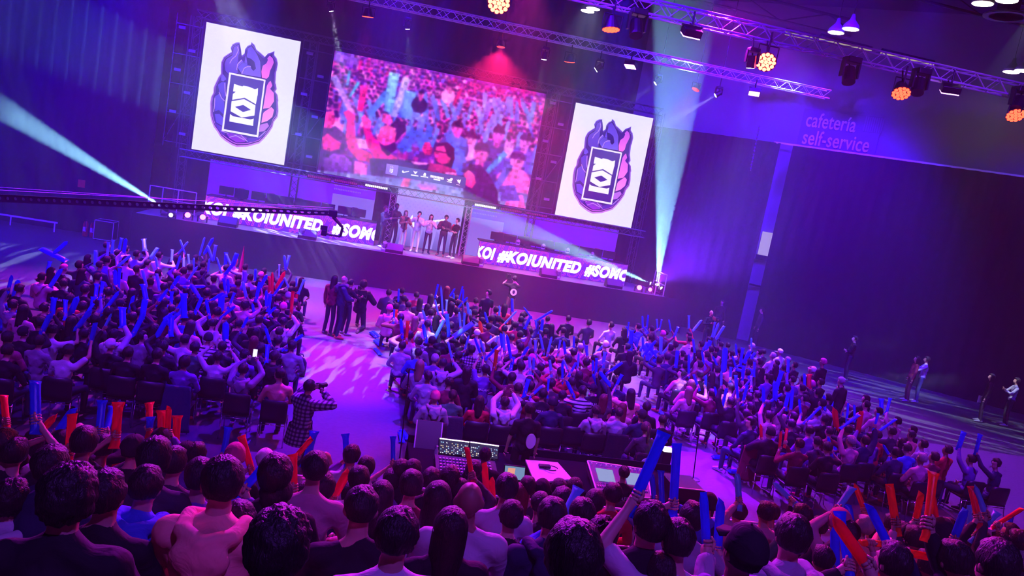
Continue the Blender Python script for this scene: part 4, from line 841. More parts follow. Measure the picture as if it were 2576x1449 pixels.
def body_mesh(J, yaw, pitch, lod, grips=(None, None), name='body'):
    vox, sub, sm = LOD[lod]; b = MB(); up = J['up']; E_ = lambda c, r: b.ell(up(c), r, J['rot'], sub)
    E_((0, -.01, .56), (.155, .115, .11)); E_((0, -.02, .72), (.135, .095, .14)); E_((0, -.03, .88), (.16, .105, .16)); b.cap(J['shL'], .055, J['shR'], .055, sub); b.cap(up((0, -.03, 1.0)), .056, up((0, -.012, 1.14)), .054, sub)
    for s in (-1, 1): b.cap(up((s*.1, -.04, 1.0)), .045, up((s*.02, -.035, 1.07)), .045, sub)
    R, hc = head_tf(J, yaw, pitch); hp = lambda x, y, z: hc+R @ Vector((x, y, z))
    b.ell(hp(0, -.005, .01), (.074, .094, .098), R, sub); b.ell(hp(0, .03, -.045), (.060, .062, .062), R, sub); b.cap(hp(0, .062, -.09), .022, hp(0, .03, -.085), .035, sub)
    b.cap(hp(0, .088, .005), .009, hp(0, .105, -.03), .014, sub); b.cap(hp(-.03, .08, .022), .013, hp(.03, .08, .022), .013, sub); b.cap(hp(-.02, .085, -.062), .010, hp(.02, .085, -.062), .010, sub)
    for s in (-1, 1): b.ell(hp(s*.077, -.008, -.012), (.013, .022, .033), R, sub)
    for k in 'LR':
        w = J['hd'+k]-(J['hd'+k]-J['el'+k]).normalized()*.075; b.cap(J['sh'+k], .050, J['el'+k], .040, sub); b.cap(J['el'+k], .041, w, .027, sub); b.cap(w, .028, J['hd'+k]-(J['hd'+k]-w)*.15, .035, sub)
        b.cap(J['hip'+k], .075, J['knee'+k], .052, sub); b.cap(J['knee'+k], .052, J['ank'+k], .036, sub); b.cap(J['ank'+k], .036, J['toe'+k], .028, sub)
    me = remeshed(b, name, vox, sm)
    if lod != 'far':
        f = MB()
        for s, k, g in ((1, 'L', grips[0]), (-1, 'R', grips[1])):
            fd = J['hd'+k]-J['el'+k]; ax = Vector(g) if g is not None else fd.cross(Vector((0, 0, 1)))+Vector((0, .01, 0)); fingers(f, J['hd'+k], fd, ax, curl=g is not None, sgn=s)
        bm_ = f.b; bm_.from_mesh(me); me2 = bpy.data.meshes.new(name); bm_.to_mesh(me2); bm_.free(); bpy.data.meshes.remove(me); me = me2; me.polygons.foreach_set('use_smooth', [True]*len(me.polygons))
    return me
def top_mesh(J, lod, sleeve='long', bulk=0.0, hood=False, name='shirt', rng=None):
    vox, sub, sm = LOD[lod]; vox *= 1.15; b = MB(); up = J['up']; B = bulk; E_ = lambda c, r: b.ell(up(c), [x+B for x in r], J['rot'], sub)
    E_((0, -.01, .57), (.18, .14, .12)); E_((0, -.02, .73), (.165, .125, .15)); E_((0, -.03, .88), (.185, .13, .155)); b.cap(J['shL'], .072+B, J['shR'], .072+B, sub); b.cap(up((0, -.03, .99)), .082+B, up((0, -.022, 1.065)), .066+B*.5, sub)
    for s in (-1, 1): b.cap(up((s*.13, -.04, .985)), .064+B, up((s*.03, -.035, 1.05)), .056+B, sub)
    for k in 'LR':
        w = J['hd'+k]-(J['hd'+k]-J['el'+k]).normalized()*.085; b.cap(J['sh'+k], .068+B, J['el'+k], .056+B, sub) if sleeve == 'long' else b.cap(J['sh'+k], .07+B, J['sh'+k].lerp(J['el'+k], .72), .064+B, sub)
        if sleeve == 'long': b.cap(J['el'+k], .056+B, w, .040+B, sub)
    me = remeshed(b, name, vox, sm)
    if lod == 'near':
        n = len(me.vertices); co = np.empty(n*3); me.vertices.foreach_get('co', co); co = co.reshape(-1, 3); no = np.empty(n*3); me.vertices.foreach_get('normal', no); no = no.reshape(-1, 3); o_ = (rng or random).uniform(0, 50)
        a_ = np.array([noise.noise(Vector((c[0]*9+o_, c[1]*9, c[2]*4.2)))*.015+noise.noise(Vector((c[0]*22, c[1]*22+o_, c[2]*13)))*.004 for c in co]); me.vertices.foreach_set('co', (co+no*a_[:, None]).ravel()); me.update()
    return me
def hood_mesh(J, lod):
    vox, sub, sm = LOD[lod]; b = MB(); up = J['up']; arc = [up(p) for p in ((-.075, .085, 1.03), (-.125, .0, 1.07), (-.105, -.12, 1.06), (0, -.185, 1.045), (.105, -.12, 1.06), (.125, .0, 1.07), (.075, .085, 1.03))]
    for p, q in zip(arc, arc[1:]): b.cap(p, .040, q, .040, sub)
    b.ell(up((0, -.175, .975)), (.135, .062, .095), J['rot'], sub); b.ell(up((0, -.19, .90)), (.07, .045, .07), J['rot'], sub)
    return remeshed(b, 'hood', vox, sm)
def legs_mesh(J, lod, name='trousers'):
    vox, sub, sm = LOD[lod]; b = MB(); b.ell(J['piv']+Vector((0, -.01, -.01)), (.175, .13, .10), None, sub)
    for k in 'LR': b.cap(J['hip'+k], .093, J['knee'+k], .070, sub); b.cap(J['knee'+k], .070, J['ank'+k], .056, sub)
    return remeshed(b, name, vox*1.25, sm)
def shoes_mesh(J, name='shoes'):
    b = MB()
    for k in 'LR':
        a_, t = J['ank'+k], J['toe'+k]; f = (t-a_).normalized(); h = a_-f*.03
        b.hull([tuple(x*.045*np.array((1, 1, .8))+np.array(h+Vector((0, 0, -.035)))) for x in ico(1)]+[tuple(x*.042*np.array((1, 1, .62))+np.array(t+Vector((0, 0, .0)))) for x in ico(1)]+[tuple(x*.042+np.array(a_)) for x in ico(1)])
    return b.mesh(name, True)
def hair_mesh(kind, lod, seed=0):
    """head of hair / headgear in skull coordinates"""
    nu, nv = {'near': (56, 36), 'mid': (22, 15), 'far': (12, 9)}[lod]; pts = []; fs = []; o_ = seed*7.3
    base = np.array((.074, .094, .098))
    for j in range(nv+1):
        ph = math.pi*j/nv
        for i in range(nu):
            th = 2*math.pi*i/nu; d = Vector((math.sin(ph)*math.cos(th), math.sin(ph)*math.sin(th), math.cos(ph))); z = d.z; y = d.y
            n1 = noise.noise(Vector((d.x*2.2+o_, d.y*2.2, d.z*2.2))); n2 = noise.noise(Vector((d.x*7+o_, d.y*7, d.z*3.2))); n3 = noise.noise(Vector((d.x*17+o_, d.y*17, d.z*7)))
            face = max(0, min(1, (y-.30)/.22))*max(0, min(1, (.62+.12*n1-z)/.22)); nape = max(0, min(1, (-.50-z)/.16)); side = max(0, min(1, (.15-z)/.4))
            if kind == 'short': t = .018+.007*n1+.004*n2+.003*n3-.008*side+.006*max(0, z)
            elif kind == 'fade': t = (.017+.006*n1+.005*n2)*(1-side)+.003*side
            elif kind == 'curly': t = .026+.009*n1+.009*n2+.006*n3; nape = max(0, min(1, (-.72-z)/.16))
            elif kind in ('long', 'pony'): t = .020+.004*n1+.003*n2; nape = max(0, min(1, (-.85-z)/.12)) if kind == 'long' else nape
            elif kind == 'cap': t = .020 if z > -.02 else .008+.004*n2
            elif kind == 'beanie': t = .022+.012*max(0, z)**2+.002*n2; nape = max(0, min(1, (-.42-z)/.1))
            elif kind == 'hood': t = .036+.006*n1; nape = max(0, min(1, (-.95-z)/.05)); face = max(0, min(1, (y-.5)/.2))*max(0, min(1, (.62-z)/.2))
            else: t = .003
            if lod == 'far' : t = t*1.05
            k = max(face, nape); t = t*(1-k)-.03*k; r = base*(1+0)+t
            pts.append((d.x*r[0], d.y*r[1]-.005, d.z*r[2]+.01))
    for j in range(nv):
        for i in range(nu): fs.append((j*nu+i, (j+1)*nu+i, (j+1)*nu+(i+1) % nu, j*nu+(i+1) % nu))
    mb = MB(); mb.faces(pts, fs); bmesh.ops.remove_doubles(mb.b, verts=mb.b.verts, dist=1e-5)
    if kind == 'long':
        m = 14 if lod == 'near' else 8; q = []; rows = 8 if lod == 'near' else 5
        for sgn in (1, .78):
            for r in range(rows+1):
                v = r/rows
                for c in range(m+1):
                    a_ = math.radians(-205+230*c/m); rx = (.096-.012*v)*sgn; ry = (.112+.01*v)*sgn; wv = .006*noise.noise(Vector((c*.8+o_, v*2, sgn)))
                    q.append((rx*math.cos(a_)*(1+.25*v*(1-v)), -.012+ry*math.sin(a_)*.95-.012*v+wv, -.005-.30*v-.03*v*noise.noise(Vector((c*.9+o_, 0, 3)))))
        st = (rows+1)*(m+1); F = []
        for L_ in (0, st): F += [(L_+r*(m+1)+c, L_+r*(m+1)+c+1, L_+(r+1)*(m+1)+c+1, L_+(r+1)*(m+1)+c) for r in range(rows) for c in range(m)]
        F += [(rows*(m+1)+c, rows*(m+1)+c+1, st+rows*(m+1)+c+1, st+rows*(m+1)+c) for c in range(m)]
        mb.faces(q, F)
    if kind == 'pony': mb.cap((0, -.12, .03), .028, (0, -.135, -.10), .034, 1); mb.cap((0, -.135, -.10), .034, (0, -.115, -.24), .014, 1)
    if kind == 'cap':
        mb.hull([(x*.07, .09+yy, zz+.012) for x, yy in ((-1, 0), (1, 0), (-.8, .055), (.8, .055), (0, .085)) for zz in (0, .008)]); mb.cap((0, 0, .126), .006, (0, 0, .13), .006, 1)
    return mb.mesh('hair', True)
_C = {}
def cached(key, fn):
    if key not in _C: _C[key] = fn()
    return _C[key]
HAIRK = dict(s='short', f='fade', c='curly', l='long', g='long', r='long', k='cap', w='cap', n='beanie', m='beanie', p='pony', u='hood', y='short', b=None)
HAIRC = dict(s=(.018, .013, .013), f=(.022, .016, .015), c=(.014, .010, .011), l=(.018, .012, .012), g=(.22, .13, .07), r=(.14, .03, .02), k=(.02, .018, .025), w=(.7, .68, .72), n=(.02, .02, .03), m=(.6, .08, .25), p=(.07, .04, .03), u=(.03, .03, .04), y=(.35, .32, .3))
HAIRN = dict(s='short dark hair', f='cropped hair', c='curly dark hair', l='long dark hair', g='long fair hair', r='long reddish hair', k='a dark cap', w='a white cap', n='a dark beanie', m='a pink beanie', p='a ponytail', u='a raised hood', y='short grey hair', b='a bald head')
TOPC = dict(K=(.016, .015, .019), N=(.022, .028, .075), W=(.55, .53, .57), G=(.24, .23, .27), L=(.36, .33, .42), P=(.6, .27, .34), R=(.5, .025, .04), M=(.18, .02, .045), B=(.03, .10, .6), V=(.16, .06, .36), E=(.05, .20, .10), O=(.85, .38, .28), S=(.72, .7, .74), T=(.42, .40, .45), D=(.06, .05, .06), Y=(.7, .6, .06), X=(.42, .06, .16))
TOPN = dict(K='black', N='navy', W='white', G='grey', L='pale lilac', P='pink', R='red', M='maroon', B='blue', V='purple', E='green', O='salmon', S='striped white', T='plaid', D='dark', Y='yellow', X='crimson')
SKINS = [(.52, .30, .22), (.46, .26, .19), (.58, .36, .28), (.36, .19, .13), (.5, .3, .23)]
PRNG = random.Random(11)
def make_person(root_loc, yaw, scale, hair, topc, pose='sit', lod='mid', hands=(None, None), grips=(None, None), hyaw=0.0, hpitch=0.0, sleeve=None, hood=False, bulk=0.0, lean=0.0, name='person', skin=None, trouser=(.03, .03, .05), shoe=(.3, .3, .32), feet=True, spread=1.0, raw=False, seed=None):
    """builds one person; raw=True returns (mesh, colour, matrix) pieces instead of objects"""
    sleeve = sleeve or 'long'; seed = seed if seed is not None else PRNG.randrange(4); uniq = any(h is not None for h in hands)
    hk = (round(hyaw, 1), round(hpitch, 1)); key = (pose, lod, hk, round(lean, 2), spread)
    J = joints(pose, hands, lean, spread)
    bm_ = body_mesh(J, hk[0], hk[1], lod, grips) if uniq else cached(('b',)+key, lambda: body_mesh(J, hk[0], hk[1], lod, grips))
    tm = top_mesh(J, lod, sleeve, bulk, hood, rng=PRNG) if uniq else cached(('t', sleeve, hood, bulk, seed % 2 if lod == 'near' else 0)+key, lambda: top_mesh(J, lod, sleeve, bulk, hood, rng=PRNG))
    lm = cached(('l', pose, lod, spread), lambda: legs_mesh(J, lod)); hm = None
    if HAIRK[hair]: hm = cached(('h', HAIRK[hair], lod, seed % (4 if lod == 'near' else 2)), lambda: hair_mesh(HAIRK[hair], lod, seed % 4))
    R, hc = head_tf(J, hk[0], hk[1]); skin = skin or PRNG.choice(SKINS); M_ = Matrix.Translation(root_loc) @ Matrix.Rotation(yaw, 4, 'Z') @ Matrix.Scale(scale, 4); Hm = Matrix.Translation(hc) @ R.to_4x4()
    hcol = HAIRC.get(hair, (.02, .02, .02))
    if raw:
        out = [(bm_, skin, M_), (tm, TOPC[topc], M_), (lm, trouser, M_)]
        if hood: out.append((cached(('hd', pose, lod, round(lean, 2)), lambda: hood_mesh(J, lod)), TOPC[topc], M_))
        if hm: out.append((hm, hcol, M_ @ Hm))
        return out
    root = link(name, bm_, None)
    root.matrix_world = M_
    if not bm_.materials: bm_.materials.append(M_SKIN)
    root.color = (*skin, 1)
    tn = 'hoodie' if hood else ('jacket' if bulk > .015 else 'shirt'); tmat = {'S': M_STRIPE, 'T': M_PLAID}.get(topc, M_CLOTH)
    if not tm.materials: tm.materials.append(tmat)
    t = link(tn, tm, None, root); t.color = (*TOPC[topc], 1)
    if tm.materials[0] != tmat: t.material_slots[0].link = 'OBJECT'; t.material_slots[0].material = tmat
    if hood: hd = link('hood', cached(('hd', pose, lod, round(lean, 2)), lambda: hood_mesh(J, lod)), M_CLOTH, root); hd.color = (*TOPC[topc], 1)
    l = link('trousers', lm, M_CLOTH, root); l.color = (*trouser, 1)
    if hm:
        hn = {'cap': 'cap', 'beanie': 'beanie', 'hood': 'hood'}.get(HAIRK[hair], 'hair'); hm_m = M_HAIR if hn == 'hair' else M_CLOTH
        if not hm.materials: hm.materials.append(hm_m)
        h = link(hn, hm, None, root); h.color = (*hcol, 1); h.matrix_local = Hm
    if feet: s = link('shoes', cached(('s', pose, spread), lambda: shoes_mesh(J)), M_CLOTH, root); s.color = (*shoe, 1)
    return root
def world_to_local(p, root_loc, yaw, scale): return (Matrix.Rotation(-yaw, 3, 'Z') @ (Vector(p)-Vector(root_loc)))/scale
# inflatable cheering stick: tube with heat-sealed flat ends, unit length along Z, unit radius
def stick_mesh():
    prof = [(0, 1.45, .10), (.02, 1.42, .12), (.06, 1.25, .62), (.12, 1.06, .98), (.2, 1, 1), (.5, 1, 1), (.8, 1, 1), (.88, 1.06, .98), (.94, 1.25, .62), (.98, 1.42, .12), (1, 1.45, .10)]; n = 12; mb = MB()
    pts = [(a*math.cos(2*math.pi*i/n), b*math.sin(2*math.pi*i/n), z) for z, a, b in prof for i in range(n)]
    fs = [(k*n+i, k*n+(i+1) % n, (k+1)*n+(i+1) % n, (k+1)*n+i) for k in range(len(prof)-1) for i in range(n)]+[tuple(range(n-1, -1, -1)), tuple(range((len(prof)-1)*n, len(prof)*n))]
    mb.faces(pts, fs); return mb.mesh('inflatable_stick', True)
STICK_ME = stick_mesh(); STICK_ME.materials.append(M_STICK)
STICKC = dict(b=(.03, .13, 1.0), c=(.20, .62, 1.0), r=(.95, .02, .07), o=(1.0, .16, .03), l=(.35, .25, .9))  # c: blue sticks with the white stage light put into the colour
STICKN = dict(b='blue', c='light blue', r='red', o='orange', l='lilac')
def stick_matrix(p, q, rad, spin):
    d = Vector(q)-Vector(p); R = d.to_track_quat('Z', 'Y').to_matrix() @ Matrix.Rotation(spin, 3, 'Z')
    return Matrix.Translation(p) @ R.to_4x4() @ Matrix.Diagonal((rad, rad, d.length, 1))

# ------------------------------------------------------------------ the audience: head positions read off the photograph (px), hair, top, flags
FLOOR_PEOPLE = '''107,698,s,P,H;161,713,s,K;197,668,c,D;222,650,l,P;174,671,m,K;130,684,l,K;270,618,s,K;297,638,f,K;271,655,s,V;252,667,k,N;247,698,s,K;318,627,s,W,H;345,678,s,K;372,663,f,P;366,636,s,K;407,641,s,S;402,687,s,P;300,683,l,P;224,724,s,K;273,735,s,D;333,737,l,K;379,710,s,K;414,723,s,V;50,727,s,K;12,742,n,B;21,773,s,G,H;78,772,l,P;165,760,k,R;211,770,s,G;108,778,s,K;252,763,s,K;303,763,k,K;382,762,s,K;407,763,l,D;275,785,c,K;343,793,s,K;417,783,l,M;208,686,l,N;318,655,s,W;345,640,s,G
100,813,s,K;132,830,s,W;175,812,l,K;241,802,c,D;218,837,s,K;340,795,s,K;20,850,s,X;102,857,s,G;282,845,s,W,H;383,832,l,K;364,842,s,G,>;172,882,s,W,q;268,875,w,K,q;323,888,s,K,q;402,887,s,K,q;422,857,s,D;62,835,k,K;310,812,s,K;20,882,s,K,q;148,800,s,K
494,650,s,K;512,667,s,D;443,650,l,K;478,675,s,M;461,684,s,V;447,697,s,D;513,687,s,K;539,703,s,D;570,675,k,P;589,662,m,O;618,673,s,G;665,683,s,K;657,693,m,D;602,700,s,V;600,713,s,M;627,727,s,X;588,733,s,D;583,745,k,P;623,760,c,P;522,737,s,K;535,767,l,R;470,733,s,K;441,738,s,K;446,758,s,B;428,783,s,K;468,797,s,B;510,778,s,K;547,785,s,K;657,735,s,D;688,728,s,X;723,748,y,K;733,730,s,M;759,707,l,K;712,688,s,D;713,772,m,K;665,783,s,G;682,757,s,N;645,767,s,V;693,792,s,K;737,717,s,K;630,700,s,L;650,715,s,D;560,722,s,K;702,748,s,K;742,762,s,K;740,790,s,K;685,705,s,M
467,805,s,G;492,808,l,P;533,815,s,W;601,815,k,K;653,805,s,K;715,808,s,W,H;427,857,s,K;522,853,n,S;492,873,s,E;563,843,s,W;638,860,r,D;643,835,l,K;703,835,s,K;697,863,s,K;465,910,c,V,q;548,898,s,W,qa;612,930,s,G,Hqp;618,889,s,V;690,897,s,K,H;703,942,s,O,q<;735,870,s,G;563,868,s,K;452,868,s,W;655,880,s,D
978,737,s,D,J;1012,732,s,K;1016,752,s,D;1048,743,s,R;1057,758,l,D;1085,752,l,S;1125,730,r,K,^;1134,765,l,P;997,772,s,P;980,777,m,P,H;1027,768,k,O;1083,788,s,P;1154,765,s,K;1174,767,s,M;1197,757,s,K;1229,738,s,K,^<;1269,772,l,R;1247,780,s,K;1008,800,s,M;1045,807,g,R;1097,803,l,N;1149,783,s,D;1194,787,s,K;1237,802,s,D;1210,803,s,M;1115,827,s,K;1135,820,s,K;1229,822,s,M;1269,828,k,W;1312,807,s,K;1295,817,s,R;1314,795,s,D;1330,832,s,G;1305,838,s,M;1115,847,s,K;1053,860,s,G,H;1012,869,s,L;1033,860,s,P;1088,863,s,K;1051,882,s,B;1092,893,y,V;1114,913,s,L,H;1153,895,s,K,H;1187,880,s,T;1057,922,g,G;1075,936,s,L;1135,875,s,M;1165,857,s,K;1200,838,w,W;1222,930,s,V,Ta;1259,918,b,K;1309,920,s,W;1309,873,s,K;1344,897,s,P;1287,850,f,P;1175,934,l,K,J;1180,800,l,N;1075,815,s,W
1130,962,s,M;1287,948,s,M;1304,977,s,L;1334,970,s,R;1094,994,m,L,Hq;1140,999,s,E,q;1207,1009,l,R,q;1270,1012,s,W,Hqp;1332,1030,s,K,^T
1352,813,s,D;1332,830,l,N;1387,823,l,K;1373,835,s,K;1417,833,s,N;1310,872,f,P;1358,887,s,X;1335,899,m,W;1387,907,s,P;1460,873,y,P;1443,887,s,M;1390,887,s,R;1475,912,s,M;1494,903,s,X;1310,917,s,W;1362,928,s,P;1408,933,s,R;1519,932,s,D;1457,945,l,D;1510,952,s,K;1387,965,s,D;1438,962,s,R;1536,976,f,O,T;1550,959,s,N;1467,985,s,S,q;1333,962,s,M;1362,985,s,K;1418,862,s,O;1345,862,s,X;1430,905,s,O;1355,950,s,P
1388,1009,n,N,q;1415,995,s,K,q;1587,990,l,O;1517,1002,r,D;1574,1035,r,P;1500,1034,s,L,Hq;1556,1039,f,L,q;1627,1024,s,K;1615,1044,k,N,q;1625,1076,p,D,q;1667,1057,s,K;1492,978,k,K
1537,818,s,W;1567,830,l,K;1605,822,s,B;1639,828,s,D;1674,838,s,M;1594,835,k,B;1635,849,s,B;1577,873,k,K;1583,893,l,K,J;1682,903,k,N,q;1720,918,s,D;1695,882,s,D;1714,939,s,P,<q;1719,897,s,K;1523,867,w,P;1667,840,m,D;1698,868,s,D;1722,895,s,K;1757,895,s,P;1733,843,s,R;1738,857,s,S;1765,868,s,K;1792,875,s,P;1798,887,s,K;1812,867,s,N;1777,893,s,V;1800,898,s,K;1838,890,s,D;1835,922,s,O;1760,942,s,K;1790,945,l,K;1795,925,s,D;1853,950,s,K;1879,938,f,P;1873,962,s,D;1838,974,f,O;1915,934,l,K;1910,911,s,D;1900,876,y,K;1913,889,s,G;1932,889,y,W;1962,885,w,W;1985,908,y,D;1997,918,s,K;2027,923,g,W;2045,931,w,D;2070,912,m,K,^;1950,926,l,K;1984,943,s,K;1900,957,s,K;1930,949,s,V;2039,966,m,D;1994,956,s,V;2067,963,s,K;1738,966,g,P,q;1860,895,s,K;1885,912,s,B;1650,867,s,B;1655,905,s,D;1760,918,s,M
1732,984,g,P,q;1790,990,s,M,q;1842,1014,f,K,Jq;1887,1024,s,D;1887,1062,s,N,q<;1947,1055,s,P;1905,1002,l,K;1937,1088,n,K,Jq;1996,1107,s,M,q;2002,1075,s,K;2044,1005,s,G,<;2071,1052,s,K;1996,1049,s,D;2039,1085,s,V;2061,1112,s,K,q;1884,1000,s,D;1984,980,s,K;2039,990,s,D;2064,990,s,K;2009,994,s,M;1862,1030,s,D;1960,1020,s,P;1930,1010,s,K;2110,975,s,D
2108,955,y,K,^;2118,990,s,P;2049,1004,s,L;2083,1001,s,D;2070,1048,s,W;2086,1085,s,M;2165,997,l,K;2182,1020,f,P;2231,1047,s,P;2263,1063,s,P;2244,1086,s,D;2272,1083,f,O;2297,1083,s,K;2133,1082,s,D;2140,1109,y,P,q;2176,1109,s,N,Jq;2205,1109,s,V;2231,1109,s,R;2283,1123,l,K;2253,1138,s,N,q;2301,1143,y,P,q;2326,1120,s,L;2337,1143,s,M,q;2362,1121,s,R;2447,1158,s,V,q;2501,1164,s,N,q<;2057,1112,s,D,q;2250,1110,s,B'''
STANDS = '''30,1255,92,c,W,H;173,1250,152,c,K;266,1245,88,s,K;128,1175,72,f,N;10,1122,55,s,K;35,1140,50,s,N;90,1108,40,l,V;152,1124,48,n,K;211,1115,52,s,W;259,1127,42,s,V;335,1130,50,k,K;389,1150,78,c,D;438,1165,55,s,D;366,1225,72,s,B,H;320,1220,36,k,K;502,1200,66,s,V;558,1218,102,s,O,H;468,1140,40,k,V;590,1150,42,m,K;600,1315,100,s,K;403,1107,40,k,D;198,1088,32,b,K;494,1143,27,c,K
700,1375,185,c,K;908,1280,87,f,K;997,1350,104,s,W;1133,1330,95,l,K;1180,1258,68,b,W,T;812,1228,54,s,N,T;693,1250,82,s,K;692,1198,70,s,K;791,1180,62,f,P;762,1240,45,l,D;902,1208,52,s,W;959,1248,62,l,L;986,1208,40,c,B;884,1242,55,c,W;1034,1222,56,s,M;1038,1184,40,s,K;1008,1184,27,s,V;1085,1208,42,s,K;1131,1203,56,c,K;1100,1255,65,l,W;1155,1235,44,s,D;1190,1186,32,s,V;1274,1230,52,s,W,T;1285,1300,62,s,K;884,1147,38,s,W;818,1158,26,b,P;921,1176,28,s,V;666,1157,30,w,V
1440,1405,150,s,K;1513,1347,82,c,K;1388,1302,68,s,N,H;1463,1297,62,s,B;1495,1264,46,s,K;1541,1245,40,s,R;1634,1320,78,s,K,T;1702,1363,90,s,W;1740,1304,54,s,L;1870,1387,97,k,V,H;1857,1290,32,s,P;1925,1290,40,s,P;1299,1290,36,s,K;1358,1270,45,f,W;1414,1260,56,c,K;1405,1232,36,s,N;1363,1232,36,k,D;1327,1226,32,s,P;1445,1230,38,s,M;1309,1242,30,r,D;1658,1440,80,s,K;1782,1268,31,n,B
1993,1352,77,s,L,H;2015,1300,42,s,E;1940,1292,30,s,P;2110,1317,45,m,K;2172,1324,35,y,O;2132,1342,40,f,P;2244,1417,72,s,K;2399,1414,76,s,N;2300,1358,46,s,W;2343,1364,36,g,Y;2368,1342,40,n,D;2268,1337,31,s,K;2241,1318,28,s,K;2513,1374,42,s,K;2560,1367,40,s,D;2504,1423,82,s,K;2562,1407,42,y,D;2433,1358,32,s,W;2470,1364,34,s,P;2383,1327,27,s,V;2068,1408,56,s,K;2200,1345,32,s,D;2330,1420,50,s,P;2540,1340,30,s,K;2060,1325,28,s,K'''
